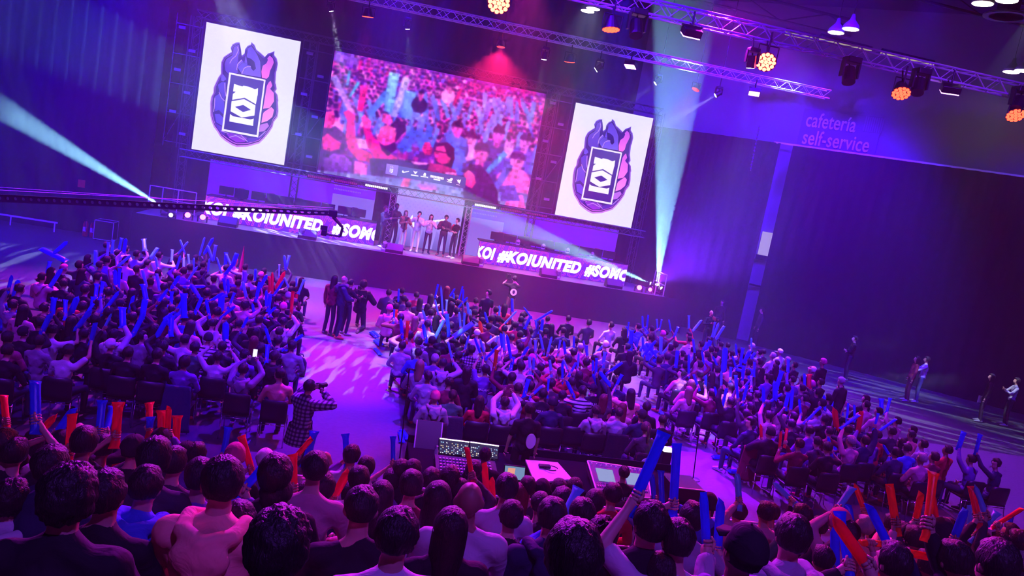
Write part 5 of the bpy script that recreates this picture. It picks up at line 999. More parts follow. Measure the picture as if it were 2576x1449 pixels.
STICKS = '''163,655,102,625,13,b;138,635,170,607,9,b;117,693,121,668,8,b;127,720,155,676,10,b;20,733,21,722,8,b;36,744,39,724,12,b;240,662,239,632,8,c;270,640,270,626,6,c;282,633,285,603,6,c;300,627,306,598,6,b;312,632,317,599,8,b;299,668,329,642,7,c;364,627,362,617,9,c;381,647,397,623,9,c;397,675,391,652,6,c;367,715,359,690,7,c;401,725,394,688,7,c;289,722,290,678,8,b;297,719,301,675,8,b;255,792,300,732,9,b;240,752,241,722,9,b;252,749,254,725,8,b;367,752,359,718,12,b;394,767,422,727,7,b;177,790,195,747,14,b;131,794,133,753,12,b;164,799,162,770,9,b;226,790,228,762,6,b;326,782,336,744,9,b;358,795,363,757,14,b;207,805,221,782,8,b;104,838,127,790,12,b;192,827,229,780,12,b;229,860,240,812,11,b;260,830,274,798,6,c;309,818,306,788,15,b;334,843,364,785,12,b;397,842,417,805,13,b;427,832,427,805,8,b
464,635,453,603,5,c;451,635,473,608,5,c;432,655,432,637,6,c;445,673,454,643,6,c;462,675,461,660,6,c;476,667,473,647,5,c;487,677,487,649,5,c;503,638,515,597,5,c;515,637,537,598,8,b;534,653,522,617,7,c;537,650,543,616,7,c;523,680,526,653,5,c;557,685,545,647,5,c;567,667,569,635,8,b;579,663,574,653,6,c;569,687,592,657,8,b;587,663,594,642,11,b;475,702,497,670,6,c;433,723,452,693,9,b;617,710,614,682,10,l;619,745,610,708,8,c;642,705,642,683,6,b;654,725,672,690,8,b;702,694,702,678,4,c;719,675,715,642,7,c;720,675,728,642,6,c;679,735,678,695,7,r;685,735,685,685,7,r;695,724,717,683,9,r;690,742,714,705,6,b;727,725,715,699,5,c;669,779,670,730,7,b;675,779,680,739,9,b;732,794,737,732,8,r;740,777,747,737,8,r;747,735,745,697,5,c;752,735,765,703,6,c;644,755,654,710,9,b;568,742,563,700,7,b;575,740,573,702,7,b;465,722,518,720,8,b;500,747,482,720,10,b;528,758,562,737,7,b;555,782,558,740,16,b;430,770,432,733,8,b;443,785,458,757,8,b;463,793,462,738,14,b;492,785,508,748,9,b;527,798,518,753,8,b;558,797,592,770,7,b;640,797,635,763,7,b;668,798,693,773,7,b;575,773,583,752,6,b
430,840,430,805,11,b;567,852,568,810,16,b;605,835,622,800,7,b;682,872,667,822,8,b;714,878,762,842,8,b;670,912,672,877,10,b;704,918,720,878,9,b
1002,755,1003,735,5,b;1095,745,1102,715,5,b;1114,792,1109,718,5,c;1102,788,1094,752,5,c;1122,782,1124,758,5,c;1142,773,1141,737,5,b;1130,748,1145,725,5,b;1154,755,1164,720,4,b;1164,758,1166,728,5,b;1154,773,1177,747,6,b;990,810,992,778,5,b;997,810,997,787,7,o;1012,847,1008,802,8,b;1022,860,1026,807,8,o;1072,858,1064,815,9,b;1075,820,1063,779,6,c;1092,855,1117,805,9,c;1129,842,1124,790,10,b;1159,830,1155,785,6,c;1165,840,1169,787,6,c;1179,788,1177,770,7,c;1184,808,1184,792,6,c;1145,845,1190,813,14,c;1212,837,1206,807,9,o;1227,812,1220,787,6,b;1256,800,1256,768,6,c;1270,813,1300,782,5,c;1289,780,1289,757,7,b;1337,800,1317,772,4,b;1322,823,1334,800,7,b;1139,912,1127,860,6,c;1167,888,1180,843,6,c;1212,897,1194,850,7,b;1220,893,1207,852,6,c;1237,875,1234,843,6,b;1240,875,1252,850,6,c;1224,902,1252,870,7,b;1265,877,1260,838,10,b;1269,890,1267,835,6,c;1287,912,1275,842,8,b;1244,924,1250,880,10,o;1284,935,1289,915,9,b;1312,900,1329,875,8,b;1334,935,1333,903,7,c;1341,938,1343,900,7,c;1347,893,1348,865,7,c;1319,995,1329,962,11,b;1334,998,1357,980,8,b;1377,995,1380,975,6,b
1352,805,1390,781,6,b;1352,835,1350,817,6,b;1362,835,1365,803,8,b;1368,888,1358,840,7,c;1377,893,1388,847,7,c;1403,890,1410,863,5,c;1423,898,1418,857,7,b;1443,878,1445,858,6,b;1477,892,1467,857,6,l;1478,905,1478,890,7,b;1492,895,1517,870,6,b;1517,920,1522,885,9,c;1529,938,1565,912,8,b;1387,943,1383,905,7,c;1415,962,1415,907,7,b;1432,938,1422,914,5,c;1433,943,1450,915,7,b;1453,932,1456,888,6,c;1492,942,1493,912,7,b;1499,940,1502,914,7,b;1508,978,1492,942,10,b;1532,967,1520,950,11,b;1547,977,1563,950,8,b;1443,997,1425,958,10,b
1577,847,1582,810,4,b;1575,855,1576,820,6,b;1587,860,1590,837,12,b;1617,822,1616,795,5,b;1627,823,1631,792,5,b;1654,828,1654,812,4,b;1659,828,1665,809,4,b;1687,830,1686,818,4,b;1697,845,1707,823,6,b;1617,882,1617,847,6,b;1620,893,1650,857,8,b;1649,895,1625,863,8,b;1662,887,1663,847,9,c;1660,898,1689,863,7,c;1700,920,1705,882,10,b;1733,823,1733,793,6,c;1745,830,1765,805,7,c;1792,843,1799,810,5,c;1795,847,1808,812,7,c;1803,850,1822,820,8,c;1747,883,1746,862,6,b;1767,885,1777,868,6,b;1780,882,1788,857,11,b;1733,948,1733,890,7,b;1734,912,1743,900,7,c;1770,912,1768,887,6,b;1810,933,1793,895,6,b;1820,932,1825,875,18,b;1814,978,1815,933,7,c;1853,928,1842,895,6,b;1853,890,1853,872,6,b;1862,918,1869,875,8,b;1868,920,1887,882,12,b;1880,919,1899,887,8,b;1890,877,1890,850,5,c;1897,943,1900,918,6,b;1868,952,1872,932,9,b;1837,958,1840,940,7,b;1758,978,1750,952,7,b;1774,977,1778,952,7,b;1853,980,1854,963,9,b;1890,980,1892,964,7,c;1867,980,1883,965,6,b;1954,973,1967,933,12,b;1982,932,1985,917,8,b;2024,973,2026,958,7,b;2035,973,2038,955,12,r
1808,1022,1798,973,7,b;1815,1030,1828,977,8,b;1857,1010,1853,965,8,b;1868,1015,1880,968,8,b;1922,1017,1920,973,9,b;1930,1015,1967,990,7,b;1950,1002,1950,960,14,b;1975,1027,1984,988,11,b;1989,1032,1994,980,9,b;2015,1047,2010,1002,7,b;2025,1062,2065,1023,7,b;1915,1110,1914,1068,9,r;1960,1135,1965,1085,8,r;1974,1120,1982,1088,8,r
2075,1028,2076,1002,8,b;2092,1031,2098,1008,6,b;2105,1077,2099,1028,16,r;2118,1040,2120,1015,8,b;2130,1057,2134,1014,7,b;2150,1057,2152,1020,7,b;2118,1075,2162,1043,9,b;2159,1083,2167,1034,14,r;2199,1078,2211,1049,7,b;2205,1089,2254,1054,8,b;2217,1037,2220,1008,12,b;2231,1034,2240,1014,8,b;2092,1141,2083,1098,9,b;2101,1141,2101,1097,9,b;2240,1150,2225,1121,8,b;2411,1127,2425,1086,14,b;2454,1141,2466,1092,11,b'''
STAND_STICKS = '''17,1074,6,1023,16,r;90,1074,82,1008,24,b;59,1133,142,1043,17,r;133,1105,186,1028,19,b;173,1149,173,1077,20,r;248,1102,248,1068,18,b;263,1099,268,1071,15,b;290,1112,290,1060,22,r;291,1167,288,1115,17,r;347,1189,288,1112,18,b;376,1090,373,1059,17,r;370,1124,372,1084,17,b;406,1115,403,1059,19,r;421,1093,420,1064,14,r;441,1127,443,1057,19,r;635,1189,607,1096,18,r;598,1248,679,1158,22,b;558,1167,564,1124,16,b;738,1245,735,1160,22,r;735,1160,770,1122,14,r;831,1266,877,1183,22,r;873,1168,871,1142,16,b;924,1245,927,1173,14,b;989,1180,989,1152,12,b;769,1164,775,1142,20,b;1227,1279,1218,1164,18,r;1240,1273,1237,1201,17,r;1190,1211,1184,1177,14,r;1590,1273,1671,1087,32,b;1693,1285,1703,1115,25,b;1779,1400,1779,1262,26,b;1804,1397,1814,1257,26,b;1646,1266,1645,1211,14,b;1665,1260,1667,1214,16,b;1860,1273,1861,1220,18,c;1999,1266,1956,1223,16,c;2098,1294,2145,1242,20,c;2179,1297,2170,1260,16,o;2244,1390,2185,1270,26,b;2256,1331,2253,1260,24,o;2300,1325,2318,1239,20,o;2331,1338,2358,1245,25,o;2312,1325,2314,1300,10,c;2355,1319,2358,1291,22,r;2464,1319,2455,1242,20,r;2439,1341,2438,1270,14,c;2485,1310,2481,1285,18,c;2393,1372,2430,1313,24,b;2451,1356,2510,1288,18,c;2498,1325,2572,1279,14,r;2532,1353,2550,1313,13,b;2101,1446,2100,1325,27,b;2138,1446,2137,1384,28,b;2148,1372,2148,1335,24,b;2197,1446,2139,1353,36,r;2176,1366,2228,1375,20,o;2250,1384,2312,1403,24,o;2197,1350,2191,1322,10,c;2292,1446,2290,1424,14,o;1405,1330,1428,1295,26,c;1460,1325,1475,1300,22,c'''
rows_of = lambda s: [r.split(',') for r in s.replace('\n', ';').split(';') if r.strip()]
class P: pass
people = []
R4 = random.Random(4)
def block_of(x, y):
    if x < -.4+0.0*y: return 'left'
    return 'middle' if x < 8.05+max(0, (y-17.5))*.075 else 'right'
for r in rows_of(FLOOR_PEOPLE):
    p = P(); p.u, p.v = float(r[0]), float(r[1]); p.hair, p.top = r[2], r[3]; p.fl = r[4] if len(r) > 4 else ''
    p.s = R4.uniform(.96, 1.04); p.pose = 'stand' if '^' in p.fl else 'sit'
    q = at_z(p.u, p.v, FLOOR+(1.655 if p.pose == 'stand' else 1.24)*p.s); p.base = Vector((q.x, q.y, FLOOR)); p.block = block_of(q.x, q.y); people.append(p)
# grandstand rows: floor level of row k
ROW0, DROW, NROW = 2.05, .80, 9
def row_y(k): return ROW0+k*DROW
def row_z(k): return -1.285-.47*row_y(k)
for r in rows_of(STANDS):
    p = P(); p.u, p.v, wpx = float(r[0]), float(r[1]), float(r[2]); p.hair, p.top = r[3], r[4]; p.fl = r[5] if len(r) > 5 else ''
    real = {'c': .235, 'l': .20, 'b': .165, 'f': .175}.get(p.hair, .19); D = FPX*real/wpx; d = ray(p.u, p.v); d.normalize(); y = d.y*D
    k = max(0, min(NROW-1, round((y-ROW0)/DROW))); yk = row_y(k)+R4.uniform(-.05, .05); q = ray(p.u, p.v); q = q*(yk/q.y)
    # the head rides at its own height over the tier: choose the row whose seat height fits best
    best = min(range(NROW), key=lambda j: abs(j-k)*.30+abs((lambda z: z-(row_z(j)+1.235))((ray(p.u, p.v)*(row_y(j)/ray(p.u, p.v).y)).z)))
    k = best; yk = row_y(k)+R4.uniform(-.06, .06); q = ray(p.u, p.v); q = q*(yk/q.y)
    p.row = k; p.s = max(.90, min(1.10, (q.z-row_z(k))/1.235)); p.pose = 'sit'; p.base = Vector((q.x, q.y, q.z-1.235*p.s)); p.block = 'stand'; people.append(p)
# the raked stand under them
STX0, STX1 = -4.2, 10.6
mb = MB(); prof = []
for k in range(NROW):
    y, z = row_y(k), row_z(k); prof += [(y-.42, z+.43), (y+.16, z+.43), (y+.16, z), (y+.38, z)]
prof += [(row_y(NROW-1)+.6, row_z(NROW-1)), (row_y(NROW-1)+.6, FLOOR), (row_y(0)-.42, FLOOR)]
n = len(prof); mb.faces([(x, y, z) for x in (STX0, STX1) for y, z in prof], [(i, (i+1) % n, n+(i+1) % n, n+i) for i in range(n)])
struct(mb.build('floor_grandstand', mat('stand_grey', (.05, .05, .06), .8, var=.1, bscale=2)))
# rows and places, for telling people apart
for blk in ('left', 'middle', 'right'):
    L = [p for p in people if p.block == blk]; y0 = min(p.base.y for p in L if p.pose == 'sit')
    for p in L: p.row = max(0, int(round((p.base.y-y0)/.95)))
from collections import defaultdict
rowsd = defaultdict(list)
for p in people: rowsd[(p.block, p.row)].append(p)
for key, L in rowsd.items():
    L.sort(key=lambda p: p.base.x, reverse=(key[0] == 'left'))
    for i, p in enumerate(L):
        p.place = i
        if i and key[0] != 'stand':   # neighbours keep a shoulder's width
            prev = L[i-1]; gap = abs(p.base.x-prev.base.x)
            if gap < .40 and abs(p.base.y-prev.base.y) < .3: p.base.y += .22 if p.base.y >= prev.base.y else -.22
for it in range(12):   # nobody shares a seat
    fl = sorted((p for p in people if p.block != 'stand'), key=lambda p: p.base.y)
    for i, p in enumerate(fl):
        for q in fl[i+1:i+40]:
            dy = q.base.y-p.base.y
            if dy > .5: break
            dx = abs(q.base.x-p.base.x)
            if dx < .46 and math.hypot(dx, dy*.9) < .46: q.base.y += .05; p.base.y -= .05
# ---- hand sticks to their holders
sticks = []
def head_world(p): return p.base+Vector((0, 0, (1.655 if p.pose == 'stand' else 1.235)*p.s))
for p in people: p.hold = []; p.size = 1/max(1, (p.base).length)
def assign(data, pool):
    for r in rows_of(data):
        u1, v1, u2, v2, w = map(float, r[:5]); best = None
        for p in pool:
            if len(p.hold) >= 2: continue
            if abs(p.u-u1)*p.base.y/FPX > .75: continue
            q = at_y(u1, v1, p.base.y+.16*p.s); sh = p.base+Vector((0, 0, (1.40 if p.pose == 'stand' else .985)*p.s)); dx, dz = q.x-sh.x, q.z-sh.z
            reach = math.hypot(math.hypot(dx, dz)-0, .16)
            if reach > .60*p.s or dz < -.38: continue
            cost = abs(abs(dx)-.20)*.8+(0 if p.block != 'stand' else 1.6*abs(math.log(p.base.length/(FPX*.088/w))))+max(0, -dz)*.6+.25*len(p.hold)+(.05 if dz > .5 else 0)
            if dz > -.1 and abs(dx) < .06: cost += .15
            if best is None or cost < best[0]: best = (cost, p, q)
        s = P(); s.c = r[5]; s.w = w; s.px = (u1, v1, u2, v2)
        if best:
            _, p, q = best; s.holder = p; s.p = q; s.y = q.y; p.hold.append(s)
        else:
            p = min(pool, key=lambda p: (p.u-u1)**2+(p.v-v1-12)**2+(0 if p.block != 'stand' else 4e4*math.log(p.base.length/(FPX*.088/w))**2)); s.holder = None; s.near = p; s.y = p.base.y+.16; s.p = at_y(u1, v1, s.y)
        s.q = at_y(u2, v2, s.y+R4.uniform(-.05, .12)); s.rad = max(.024, min(.075, .5*s.w*s.y/FPX)); s.block = (s.holder or s.near).block; s.row = (s.holder or s.near).row
        L = (s.q-s.p).length
        if L < .34: s.q = s.p+(s.q-s.p).normalized()*.34+Vector((0, .28, .0))*(.5-L)
        sticks.append(s)
assign(STICKS, [p for p in people if p.block != 'stand']); assign(STAND_STICKS, [p for p in people if p.block == 'stand'])
# ---- which people stand as individuals: the grandstand and the largest of the floor
N_IND = 292
order = sorted(people, key=lambda p: (0 if p.block == 'stand' else 1, p.base.length))
for i, p in enumerate(order): p.ind = i < N_IND
def target_yaw(p):
    t = Vector((2.6, 33, 0))-p.base; return math.atan2(-t.x, t.y)
BN = dict(left='left block', middle='middle block', right='right block')
def where(p):
    if p.block == 'stand': return '%s grandstand row from camera, %s from left' % (ordn(p.row), ordn(p.place))
    return '%s, %s row from back, %s from aisle' % (BN[p.block], ordn(p.row), ordn(p.place))
def label_person(p):
    h = HAIRN[p.hair].split(' ')
    hh = ' '.join(h[1:]) if h[0] == 'a' else ' '.join(h); kind = 'hoodie' if 'H' in p.fl else 'jacket' if 'J' in p.fl else 'top'
    return 'person, %s, %s %s, %s' % (hh, TOPN[p.top], kind, where(p))
crowd = []
for p in people:
    rr = random.Random(int(p.u*7+p.v*13)); ty = target_yaw(p); fb = p.block == 'stand'
    p.yaw = ty*.45+rr.uniform(-.12, .12) if not fb else ty*.7+rr.uniform(-.15, .15)
    hy = ty-p.yaw+rr.uniform(-.2, .2)
    if '<' in p.fl: hy += 1.1; p.yaw += .25
    if '>' in p.fl: hy -= 1.1
    hy = max(-1.2, min(1.2, hy)); hy = round(hy/.3)*.3; hp = rr.choice((-.1, 0, 0, .1))
    D = p.base.length; lean = rr.choice((0, 0, .1)); hc = head_tf(joints(p.pose, lean=lean), hy, hp)[1]*p.s; off = Matrix.Rotation(p.yaw, 3, 'Z') @ Vector((hc.x, hc.y, 0)); p.base = p.base-off
    if fb: p.base.z += 1.235*p.s-hc.z
    hands = [None, None]; grips = [None, None]
    for s in p.hold:
        loc = world_to_local(s.p, p.base, p.yaw, p.s); g = (Matrix.Rotation(-p.yaw, 3, 'Z') @ (s.q-s.p)).normalized(); side = 0 if loc.x < 0 else 1
        if hands[side] is not None: side = 1-side
        hands[side] = loc+g*.05; grips[side] = g
    if 'a' in p.fl and not p.hold: hands = [Vector((-.16, .12, 1.42)), Vector((.2, .1, 1.38))]
    if 'p' in p.fl: hands = [Vector((.03, .26, 1.40)), Vector((.17, .26, 1.40))]; grips = [Vector((0, 0, 1)), Vector((0, 0, 1))]
    lod = 'near' if (fb and D < 6.2) else ('mid' if p.ind else 'far')
    sl = 'short' if ('T' in p.fl or (p.top in 'WKOB' and rr.random() < .35 and 'H' not in p.fl and 'J' not in p.fl)) else 'long'
    kw = dict(hair=p.hair, topc=p.top, pose=p.pose, lod=lod, hands=tuple(hands), grips=tuple(grips), hyaw=hy, hpitch=hp, sleeve=sl, hood='H' in p.fl, bulk=.022 if 'J' in p.fl else (.010 if 'H' in p.fl else (.008 if D < 4 else 0)), lean=lean, seed=rr.randrange(4), trouser=rr.choice(((.02, .02, .03), (.03, .04, .09), (.05, .06, .12), (.02, .02, .025))), shoe=rr.choice(((.5, .5, .52), (.03, .03, .035), (.4, .06, .05))))
    PRNG.seed(int(p.u+p.v*3))
    if p.ind:
        o = make_person(p.base, p.yaw, p.s, feet=not fb, **kw); p.obj = o
        tag(o, label_person(p), 'person', 'grandstand audience' if fb else 'audience in the '+BN[p.block])
    else: crowd += make_person(p.base, p.yaw, p.s, raw=True, **kw)
# fill the unseen seats between traced people in the far rows, as part of the massed crowd
for (blk, row), L in rowsd.items():
    if blk == 'stand': continue
    L = sorted(L, key=lambda p: p.base.x)
    for a_, b_ in zip(L, L[1:]):
        gap = b_.base.x-a_.base.x; n = int(gap/.62)-1
        if a_.base.y < 18.5 or gap > 4.5: continue
        for k in range(max(0, n)):
            t = (k+1)/(n+1); q = a_.base.lerp(b_.base, t); q.y += R4.uniform(-.1, .1)
            if min((q-z.base).length for z in people if z.block == blk) < .5: continue
            crowd += make_person(q, target_yaw(a_)*.5+R4.uniform(-.2, .2), R4.uniform(.90, .99), R4.choice('sssssllkc'), R4.choice('KKKKNDDVMGPW'), lod='far', raw=True, hyaw=R4.choice((-.3, 0, .3)))
def merged(name, pieces, m):
    vs, ps, ls, cols, base = [], [], [], [], 0
    for me, c, M_ in pieces:
        n = len(me.vertices); co = np.empty(n*3, np.float32); me.vertices.foreach_get('co', co); co = co.reshape(-1, 3) @ np.array(M_)[:3, :3].T + np.array(M_)[:3, 3]; vs.append(co.astype(np.float32))
        lt = np.empty(len(me.polygons), np.int32); me.polygons.foreach_get('loop_total', lt); li = np.empty(len(me.loops), np.int32); me.loops.foreach_get('vertex_index', li); ps.append(lt); ls.append(li+base); base += n; cols.append(np.tile(np.array((*c, 1), np.float32), (n, 1)))
    V, T_, L_ = np.concatenate(vs), np.concatenate(ps), np.concatenate(ls); me = bpy.data.meshes.new(name); me.vertices.add(len(V)); me.vertices.foreach_set('co', V.ravel()); me.loops.add(len(L_)); me.loops.foreach_set('vertex_index', L_)
    st = np.concatenate([[0], np.cumsum(T_)[:-1]]).astype(np.int32); me.polygons.add(len(T_)); me.polygons.foreach_set('loop_start', st); me.polygons.foreach_set('use_smooth', [True]*len(T_)); me.update(calc_edges=True)
    at = me.attributes.new('col', 'FLOAT_COLOR', 'POINT'); at.data.foreach_set('color', np.concatenate(cols).ravel()); return link(name, me, m)
tag(merged('crowd', crowd, M_CROWD), 'seated audience packed in the far rows of the three floor blocks', 'crowd', kind='stuff')
# ---- sticks: the 290 largest as things
sticks.sort(key=lambda s: -(s.q-s.p).length*s.rad**.5/s.y)
rest = []; names = defaultdict(list)
for i, s in enumerate(sticks):
    s.M = stick_matrix(s.p-(s.q-s.p).normalized()*.06, s.q, s.rad, R4.uniform(-.5, .5))
    if i < 290: names[(s.block, s.row)].append(s)
    else: rest.append((STICK_ME, STICKC[s.c], s.M))
for key, L in names.items():
    L.sort(key=lambda s: s.p.x, reverse=key[0] == 'left')
    for i, s in enumerate(L):
        o = link('inflatable_stick', STICK_ME, None); o.matrix_world = s.M; o.color = (*STICKC[s.c], 1)
        w_ = '%s grandstand row from camera, %s stick from left' % (ordn(key[1]), ordn(i)) if key[0] == 'stand' else '%s, %s row from back, %s stick from aisle' % (BN[key[0]], ordn(key[1]), ordn(i))
        tag(o, '%s cheering stick held up, %s' % (STICKN[s.c], w_), 'inflatable stick', 'cheering sticks in the '+('grandstand' if key[0] == 'stand' else BN[key[0]]))
if rest: tag(merged('inflatable_sticks', rest, M_STICKS), 'small far cheering sticks among the packed rows', 'inflatable stick', kind='stuff')

# ------------------------------------------------------------------ chairs, coats and prints that show in the back rows
def chair(loc, yaw, label):
    e = empty('conference_chair', loc, label, 'chair', 'black conference chairs', yaw); M_ = M_PLASTIC
    MB().box((0, .0, .445), (.46, .44, .04), bev=.012).build('seat', M_, e)
    def back():
        b = MB(); n = 8; pts = []
        for y_ in (0, -.025):
            for k in range(5):
                for i in range(n+1):
                    x = -.23+.46*i/n; z = .47+.40*k/4-(.03*(2*i/n-1)**6 if k == 4 else 0); pts.append((x*(1-.05*(k == 4)), -.235-.03*k/4+.05*(x/.23)**2+y_, z))
        st = 5*(n+1); F = [(L+k*(n+1)+i, L+k*(n+1)+i+1, L+(k+1)*(n+1)+i+1, L+(k+1)*(n+1)+i) for L in (0, st) for k in range(4) for i in range(n)]
        rim = [i for i in range(n+1)]+[k*(n+1)+n for k in range(1, 5)]+[4*(n+1)+i for i in range(n-1, -1, -1)]+[k*(n+1) for k in range(3, 0, -1)]
        F += [(a, b_, st+b_, st+a) for a, b_ in zip(rim, rim[1:]+rim[:1])]; b.faces(pts, F); return b.mesh('backrest', True)
    link('backrest', cached('chair_back', back), M_, e)
    for sx in (-1, 1):
        for y0, y1 in ((.17, .22), (-.2, -.28)): link('leg', cached(('leg', sx, y0), lambda: MB().bar((sx*.22, y0, .44), (sx*.235, y1, 0), .011, n=8).mesh('leg', True)), M_CHROME, e)
    link('crossbar', cached('chair_cross', lambda: MB().bar((-.225, -.235, .40), (.225, -.235, .40), .009, n=6).bar((-.225, .19, .40), (.225, .19, .40), .009, n=6).mesh('crossbar', True)), M_CHROME, e); return e
for p in people:
    if 'q' in p.fl and p.ind: chair(p.base, 0.0, 'black chair under the person, '+where(p))
q = at_z(1437, 1083, FLOOR+.7); chair((q.x, q.y, FLOOR), 0, 'empty black chair in the back row of the middle block behind the console')
def near_person(u, v): return min(people, key=lambda p: (p.u-u)**2+(p.v-v)**2)
def coat(u, v, col, label, w=.56, drop=.78):
    p = near_person(u, v); b = MB(); n, m = 18, 12; pts = []
    for y_ in (0, .035):
        for k in range(m+1):
            t = k/m
            for i in range(n+1):
                x = -1+2*i/n; f = .03*noise.noise(Vector((x*3.2, t*1.3+u, y_)))*(.3+t); pts.append((x*w/2*(.82+.32*t)+.02*noise.noise(Vector((t*3, x, u))), -.285-.05*t+f+y_, .87-drop*t+.03*abs(x)*t))
    st = (m+1)*(n+1); F = [(L+k*(n+1)+i, L+k*(n+1)+i+1, L+(k+1)*(n+1)+i+1, L+(k+1)*(n+1)+i) for L in (0, st) for k in range(m) for i in range(n)]
    rim = [i for i in range(n+1)]+[k*(n+1)+n for k in range(1, m+1)]+[m*(n+1)+i for i in range(n-1, -1, -1)]+[k*(n+1) for k in range(m-1, 0, -1)]
    F += [(a, c, st+c, st+a) for a, c in zip(rim, rim[1:]+rim[:1])]; b.faces(pts, F); o = b.build('draped_coat', M_CLOTH, smooth=True); o.color = (*col, 1); o.location = p.base; tag(o, label, 'coat', 'coats hung over chair backs'); return o
coat(1094, 994, (.05, .028, .03), 'long brown coat hung over the chair at the left aisle, middle block back row', .62, .84); coat(1140, 999, (.045, .04, .055), 'grey coat with a furry trim over the chair of the person in green', .58, .84)
coat(1556, 1039, (.02, .018, .024), 'black coat over the chair back in middle block, right of the pale hoodie', .5, .8); coat(1887, 1062, (.22, .02, .06), 'dark red coat hung over a chair at the right block aisle', .5, .76); coat(465, 910, (.02, .03, .10), 'navy coat over the chair of the curly haired person, left block back row', .5, .84); coat(1627, 1077, (.03, .02, .03), 'dark jacket over the chair beside the right aisle, middle block last seat', .5, .7)
M_PRINT = mat('print_white', (.8, .78, .82), .7, var=.03, bscale=20); M_PRINTR = mat('print_red', (.6, .05, .05), .7, var=.03, bscale=20); M_PRINTY = mat('print_yellow', (.8, .5, .05), .7, var=.03, bscale=20); M_PRINTD = mat('print_dark', (.03, .03, .04), .7, var=.03, bscale=20)
def back_text(root, body, wid, z, hgt=None, m=None, y=-.178):
    me, w = text_mesh(body, .1, .001); k = wid/w; hgt = hgt or k
    me.transform(Matrix.Translation((-wid/2, 0, 0)) @ Matrix.Diagonal((k, 1, hgt, 1))); n = len(me.vertices); co = np.empty(n*3); me.vertices.foreach_get('co', co); co = co.reshape(-1, 3)
    co[:, 1] = y+.9*co[:, 0]**2+.004*np.sign(co[:, 2]); co[:, 2] += z; me.vertices.foreach_set('co', co.ravel()); me.update(); return link('print', me, m or M_PRINT, root)
def back_disc(root, r, z, m=None, y=-.182, rx=None, name='emblem_print', x=0.0):
    b = MB(); b.faces([(x+(rx or r)*math.cos(t), y-.002, z+r*math.sin(t)) for t in [2*math.pi*i/24 for i in range(24)]]+[(x+(rx or r)*math.cos(t), y+.03, z+r*math.sin(t)) for t in [2*math.pi*i/24 for i in range(24)]], [tuple(range(24))]+[(i, (i+1) % 24, 24+(i+1) % 24, 24+i) for i in range(24)]); return b.build(name, m or M_PRINT, root)
for u, v, tx, wd, z in ((161, 713, 'Gonza', .26, .86), (1222, 930, 'MACAW', .27, .82), (1362, 985, 'PERALES', .26, .90), (1492, 978, 'RAI', .13, .90), (1887, 1062, 'M U C', .24, .76), (1682, 903, '2', .10, .70), (379, 710, 'HDA', .10, .85)):
    p = near_person(u, v)
    if p.ind: back_text(p.obj, tx, wd, z)
p = near_person(1332, 1030); back_disc(p.obj, .13, 1.15, rx=.085, x=.08) if p.ind else None
p = near_person(1625, 1076); 
if p.ind:
    back_disc(p.obj, .13, .66, y=-.30, rx=.14); back_disc(p.obj, .05, .64, M_PRINTD, y=-.304)
p = near_person(812, 1228); o = p.obj
MB().box((-.0, -.186, .80), (.12, .006, .025)).build('flag_print', M_PRINTR, o); MB().box((-.0, -.186, .775), (.12, .006, .03)).build('flag_print', M_PRINTY, o); MB().box((-.0, -.186, .75), (.12, .006, .025)).build('flag_print', M_PRINTR, o)
back_disc(o, .02, .90, y=-.186); MB().box((0, -.186, .865), (.10, .006, .012)).build('print', M_PRINT, o)
p = near_person(612, 930)
if p.ind:
    q = at_y(642, 888, p.base.y+.27); e = empty('smartphone', q, 'smartphone with a lit screen held up in the back row of left block', 'phone', rz=0); MB().box((0, 0, 0), (.085, .012, .165), bev=.004).build('housing', M_BLACK, e); MB().box((0, -.008, .0), (.075, .003, .145)).build('screen', emis('phone_glow', (.75, .7, 1), 1.4), e)
p = near_person(618, 673); a_, b_ = at_y(604, 692, p.base.y+.2), at_y(614, 619, p.base.y+.25); o = MB().bar(a_, b_, .085, .008, 12).build('party_horn', tinted('film_plain', .3, .5)); o.color = (.75, .02, .10, 1); tag(o, 'tall thin red party horn standing above the left block near the stage', 'horn')
# things on the floor beside the aisles
for i, (u1, v1, u2, v2, lb) in enumerate(((932, 836, 946, 848, 'blue cheering stick lying by the left aisle, farthest one'), (938, 834, 952, 846, 'blue cheering stick lying by the left aisle, beside the farthest one'), (942, 856, 956, 869, 'blue cheering stick lying by the left aisle, second pair, outer'), (948, 854, 961, 867, 'blue cheering stick lying by the left aisle, second pair, inner'), (941, 874, 957, 892, 'blue cheering stick lying by the left aisle, nearest of the far ones'), (1008, 1088, 1012, 1112, 'blue cheering stick lying by the console end of the left aisle, upright in view'), (1010, 1082, 1027, 1105, 'blue cheering stick lying by the console end of the left aisle, slanted'), (1640, 1018, 1668, 1042, 'pale blue cheering stick lying along the right aisle edge'), (1798, 1150, 1830, 1150, 'blue cheering stick lying on the right aisle edge, farther of two'), (1853, 1186, 1873, 1186, 'blue cheering stick lying on the right aisle edge, nearer of two'))):
    a_, b_ = at_z(u1, v1, FLOOR+.055), at_z(u2, v2, FLOOR+.055); a_ = b_-(b_-a_).normalized()*min(.6, max(.45, (b_-a_).length)); o = link('inflatable_stick', STICK_ME, None); o.matrix_world = stick_matrix(a_, b_, .05, 0); o.color = (*STICKC['c' if i == 7 else 'b'], 1); tag(o, lb, 'inflatable stick', 'sticks dropped on the floor')
